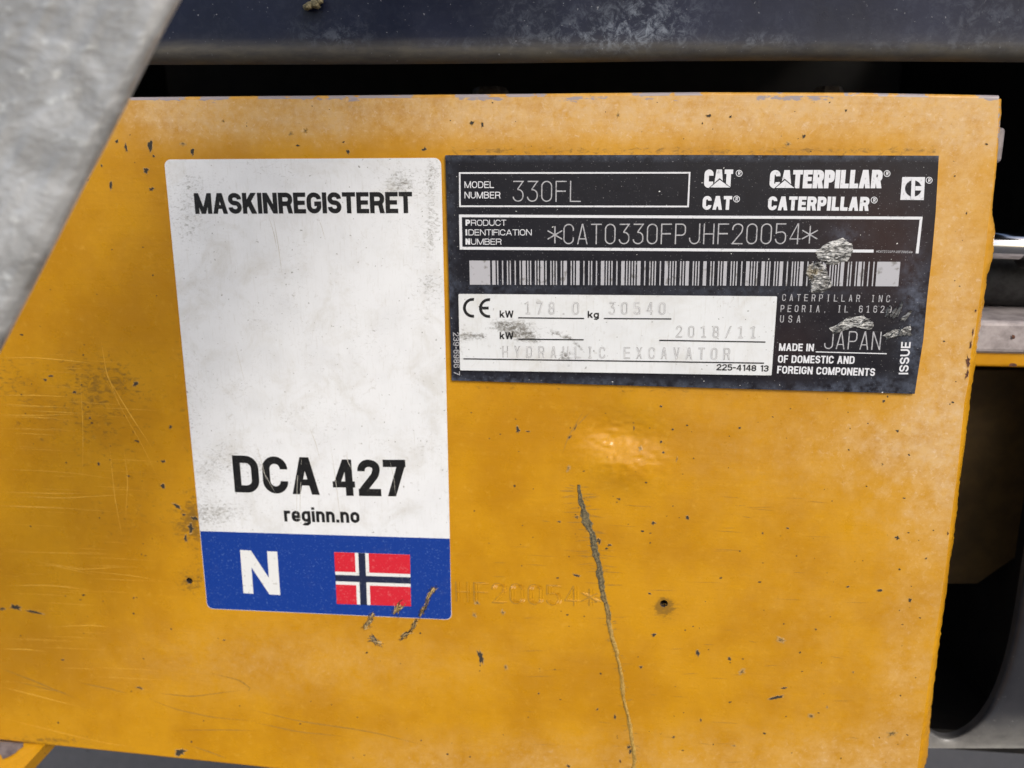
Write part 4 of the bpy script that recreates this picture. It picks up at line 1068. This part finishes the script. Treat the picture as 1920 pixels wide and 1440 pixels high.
for cx, cy, r_ in ((578,12,9),(592,9,11),(600,2,8)):
    n0 = len(V); pts = blob_pts(cx, cy, r_, r_*.9, 0, 11, .3)
    for lf, sc_ in ((0.0072,1.0),(0.0092,.7)):
        for p in pts: w = P(cx+(p[0]-cx)*sc_, cy+(p[1]-cy)*sc_, -lf); V.append(tuple(w))
    w = P(cx, cy, -0.0097); V.append(tuple(w))
    F += [(n0+i, n0+(i+1)%11, n0+11+(i+1)%11, n0+11+i) for i in range(11)]+[(n0+11+i, n0+11+(i+1)%11, n0+22) for i in range(11)]
M['mud'] = simple('dried_mud', (0.10,0.085,0.04), (0.30,0.25,0.14), 900, .85)
mesh('dirt_lump', V, F, M['mud'], beam, smooth=True)

# ------------------------------------------------------------------ foreground bar (out of focus)
yq = -0.105
EDGE = [(335,0),(292,82),(243,180),(196,272),(130,398),(62,535),(0,655)]
e3 = [P(a,b,yq) for a, b in EDGE]
d0 = (e3[0]-e3[1]).normalized(); d1 = (e3[-1]-e3[-2]).normalized()
lo = e3[-1]+d1*0.06; hi = e3[0]+d0*0.35
path = [hi]+[hi.lerp(e3[0], k/8) for k in range(1,8)]+e3+[e3[-1].lerp(lo, k/40) for k in range(1,41)]
res = []
for a, b in zip(path[:-1], path[1:]):
    k = max(1, int((b-a).length/0.0025)) if (b-a).length < 0.08 else 10
    for j in range(k): res.append(a.lerp(b, j/k))
res.append(path[-1])
ax = (e3[-1]-e3[0]).normalized(); side = Vector((ax.z, 0, -ax.x))
if side.x > 0: side = -side
prof = []
RB = 0.002; WB = 0.032
for k in range(11): an = R(90-k*9*2); prof.append((RB-RB*math.cos(R(90)-0)*0-RB*math.cos(an-math.pi/2+math.pi/2)*1.0, RB*math.sin(an)))
prof = [(RB-RB*math.cos(R(t_)), -RB*math.sin(R(t_))) for t_ in np.linspace(-90, 90, 15)]
prof += [(RB+(WB-2*RB)*k/40, -RB) for k in range(1, 40)]
prof += [(WB-RB+RB*math.sin(R(t_)), -RB*math.cos(R(t_))) for t_ in np.linspace(0, 180, 15)]
prof += [(RB+(WB-2*RB)*(1-k/10), RB) for k in range(1, 11)]
Vb = np.array([[tuple(c+side*a+Vector((0, b, 0))) for a, b in prof] for c in res])
lum = fbm(np.arange(len(res))[:,None]*0.25+np.zeros((1,len(prof))), np.arange(len(prof))[None,:]*0.35+np.zeros((len(res),1)), 101, 3)-0.5
Vb[...,1] -= lum*0.0008
for e_i in (0, -1): Vb[e_i] = Vb[e_i].mean(0)      # close both ends
Vb[...,0] += lum*0.0008*np.array([1.0 if a < RB*0.9 else 0.0 for a, b in prof])[None,:]
bar_o = grid('steel_bar', Vb, M['galv'])
tag(bar_o, 'blurred light grey rough metal bar slanting in front of the yellow plate', 'bar')

# ------------------------------------------------------------------ black guard with curved opening
yg = 0.022
INN = [(1960,700),(1948,860),(1936,980),(1925,1050),(1914,1120),(1904,1180),(1892,1235),(1876,1285),(1857,1325),(1834,1356),(1808,1376),(1782,1385),(1760,1382),(1744,1371),(1722,1362),(1690,1356)]
n = 120; t = np.linspace(0,1,len(INN)); ts = np.linspace(0,1,n)
ix = np.interp(ts,t,[p[0] for p in INN]); iy = np.interp(ts,t,[p[1] for p in INN])
ker = np.array([.25,.5,.25])
for _ in range(12): ix[1:-1] = np.convolve(ix,ker,'valid'); iy[1:-1] = np.convolve(iy,ker,'valid')
tx_ = np.gradient(ix); ty_ = np.gradient(iy); tl_ = np.hypot(tx_, ty_); gx, gy = -ty_/tl_, tx_/tl_
if gx[5] < 0: gx, gy = -gx, -gy
ln = np.full(n, 260.0)
for i in range(n):
    if gy[i] > 1e-3: ln[i] = min(ln[i], (1403-iy[i])/gy[i])
    ln[i] = max(ln[i], 16)
ox, oy = ix+gx*ln, np.minimum(iy+gy*ln, 1403)
rows = []; att = []
for k in range(-4, 16):
    row = []; ar = []
    for i in range(n):
        f = max(k, 0)/15
        qx, qy = ix[i]+(ox[i]-ix[i])*f, iy[i]+(oy[i]-iy[i])*f
        low = float(sstep(1330, 1404, np.array(qy)))
        yy = yg+0.0012*(1-min(1, f*10))**2-0.003*math.sin(min(1, f*1.2)*1.5)+0.005*low**3
        w = P(qx, qy, yy)
        if k < 0: w = Vector((w.x, yy+0.0028*(-k)/4, w.z)); ar.append(0.15)
        else: ar.append(0.80*low*(0.6+0.4*f)+0.02)  # paler towards the guard's lower edge
        row.append(tuple(w))
    rows.append(row); att.append(ar)
gd = grid('guard', np.array(rows), M['guard'], None, dict(dust=np.array(att)))
tag(gd, 'black curved guard with rounded opening beside the yellow plate', 'guard')

# ------------------------------------------------------------------ things seen through the right-hand gap
def box_px(name, x0, y0, x1, y1, ya, yb2, mat, bev=0.001, parent=None):
    a = P(x0, y1, ya); b = P(x1, y0, ya)
    return box_mesh(name, a.x, b.x, ya, yb2, a.z, b.z, mat, parent, bev)
lg = box_px('steel_ledge', 1795, 606, 2140, 662, 0.026, 0.248, M['wornsteel'], 0.0015)  # unseen depth carried back to keep sun off the inner panel
tag(lg, 'grey worn steel ledge with yellow underside behind the plate edge', 'ledge')
box_px('painted_lip', 1790, 662.5, 2138, 687, 0.0275, 0.24, M['yellow'], 0.001, lg)
mesh('rust_spot', [tuple(P(*p, 0.0255)) for p in blob_pts(1898,684,9,4,0,11,.4)], [tuple(range(11))], M['rust'], lg)
mesh('rust_spot', [tuple(P(*p, 0.0255)) for p in blob_pts(1900,632,3,4,0,9,.4)], [tuple(range(9))], M['rust'], lg)
def rod(name, p0, p1, r, mat, parent=None, n=28):
    d = (p1-p0).normalized(); u = d.orthogonal().normalized(); v = d.cross(u); V = []; F = []
    for c, rr in ((p0,r*.0001),(p0,r*.93),(p0+d*r*.08,r),(p1-d*r*.08,r),(p1,r*.93),(p1,r*.0001)):
        for i in range(n): V.append(tuple(c+u*rr*math.cos(2*math.pi*i/n)+v*rr*math.sin(2*math.pi*i/n)))
    for j in range(5):
        for i in range(n): F.append((j*n+i, j*n+(i+1)%n, (j+1)*n+(i+1)%n, (j+1)*n+i))
    return mesh(name, V, F, mat, parent, smooth=True)
rd = rod('polished_rod', P(1800,458,0.04), P(2080,468,0.04), 0.0042, M['chrome'])
tag(rd, 'shiny chromed rod poking out behind the plate edge', 'rod')
rod('rod_collar', P(1918,461,0.04), P(1990,464,0.04), 0.0068, M['rubber'], rd)
hs = rod('black_hose', P(1800,520,0.06), P(2100,530,0.06), 0.009, M['rubber'])
tag(hs, 'dull black hose below the chromed rod', 'hose')
tb = box_px('grey_tab', 1840, 238, 1888, 306, 0.016, 0.022, M['wornsteel'], 0.0012)
tag(tb, 'small grey metal tab behind the upper plate corner', 'tab')
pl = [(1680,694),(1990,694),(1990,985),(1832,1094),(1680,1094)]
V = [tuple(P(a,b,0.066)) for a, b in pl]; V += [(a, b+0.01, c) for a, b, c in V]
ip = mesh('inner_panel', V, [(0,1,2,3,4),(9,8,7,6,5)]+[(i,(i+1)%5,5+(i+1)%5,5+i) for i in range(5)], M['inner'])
tag(ip, 'yellow inner panel with shade coloured in as brown and slanted lower corner behind the guard opening', 'panel')
# bolts in the gap under the beam
def hexbolt(cx, ytop, w, y0):
    a = P(cx, ytop, y0); s = (P(cx+w/2, ytop, y0)-P(cx-w/2, ytop, y0)).length
    zb_ = a.z-0.02; V = []; F = []
    for zz, rr in ((zb_,1),(a.z-0.0012,1),(a.z,.86)):
        for i in range(6): V.append((a.x+s/2*rr*math.cos(R(60*i)), y0+0.01+s/2*rr*math.sin(R(60*i)), zz))
    F = [(i,(i+1)%6,6+(i+1)%6,6+i) for i in range(6)]+[(6+i,6+(i+1)%6,12+(i+1)%6,12+i) for i in range(6)]+[tuple(range(12,18))]
    V2 = []; F2 = []; n_s = 16
    b = mesh('hex_bolt', V, F, M['boltsteel'])
    for zz in (zb_-0.02, zb_+0.0003):
        for i in range(n_s): V2.append((a.x+s*.27*math.cos(2*math.pi*i/n_s), y0+0.01+s*.27*math.sin(2*math.pi*i/n_s), zz))
    F2 = [(i,(i+1)%n_s,n_s+(i+1)%n_s,n_s+i) for i in range(n_s)]
    mesh('shank', V2, F2, M['boltsteel'], b)
    return b
tag(hexbolt(1571, 156, 58, 0.03), 'dull hex bolt head showing in the dark gap near the plate corner', 'bolt', 'bolts in the dark gap')
tag(hexbolt(912, 158, 70, 0.05), 'dim hex bolt head deep in the dark gap above the sticker edge', 'bolt', 'bolts in the dark gap')

# ------------------------------------------------------------------ yellow flange under the plate corner
fa = [P(-160,1380,0.003), P(86,1395,0.003), P(41,1444,-0.005), P(-30,1520,-0.016), P(-160,1520,-0.016)]
V = [tuple(p) for p in fa]+[(p.x, p.y+0.006, p.z-0.004) for p in fa]
fg = mesh('flange', V, [(0,1,2,3,4),(9,8,7,6,5)]+[(i,(i+1)%5,5+(i+1)%5,5+i) for i in range(5)], M['yellow'])
tag(fg, 'bright yellow flange with flaked dark patch under the plate corner', 'flange')
M['flake'] = simple('flaked_primer', (0.10, 0.075, 0.075), (0.20, 0.16, 0.15), 300, 0.7)
def on_flange(px_, py_, up_=0.0002):
    nrm = (fa[1]-fa[0]).cross(fa[2]-fa[0]).normalized()
    if nrm.y > 0: nrm = -nrm
    o_ = w3(CAM); d = (P(px_, py_, 0.0)-o_); t_ = (fa[0]-o_).dot(nrm)/d.dot(nrm); return o_+d*t_+nrm*up_
pp = [(-60,1388),(44,1393),(44,1401),(34,1407),(30,1412),(18,1419),(6,1424),(2,1416),(-6,1412),(-60,1420)]
mesh('flaked_patch', [tuple(on_flange(*p)) for p in pp], [tuple(range(len(pp)))], M['flake'], fg)
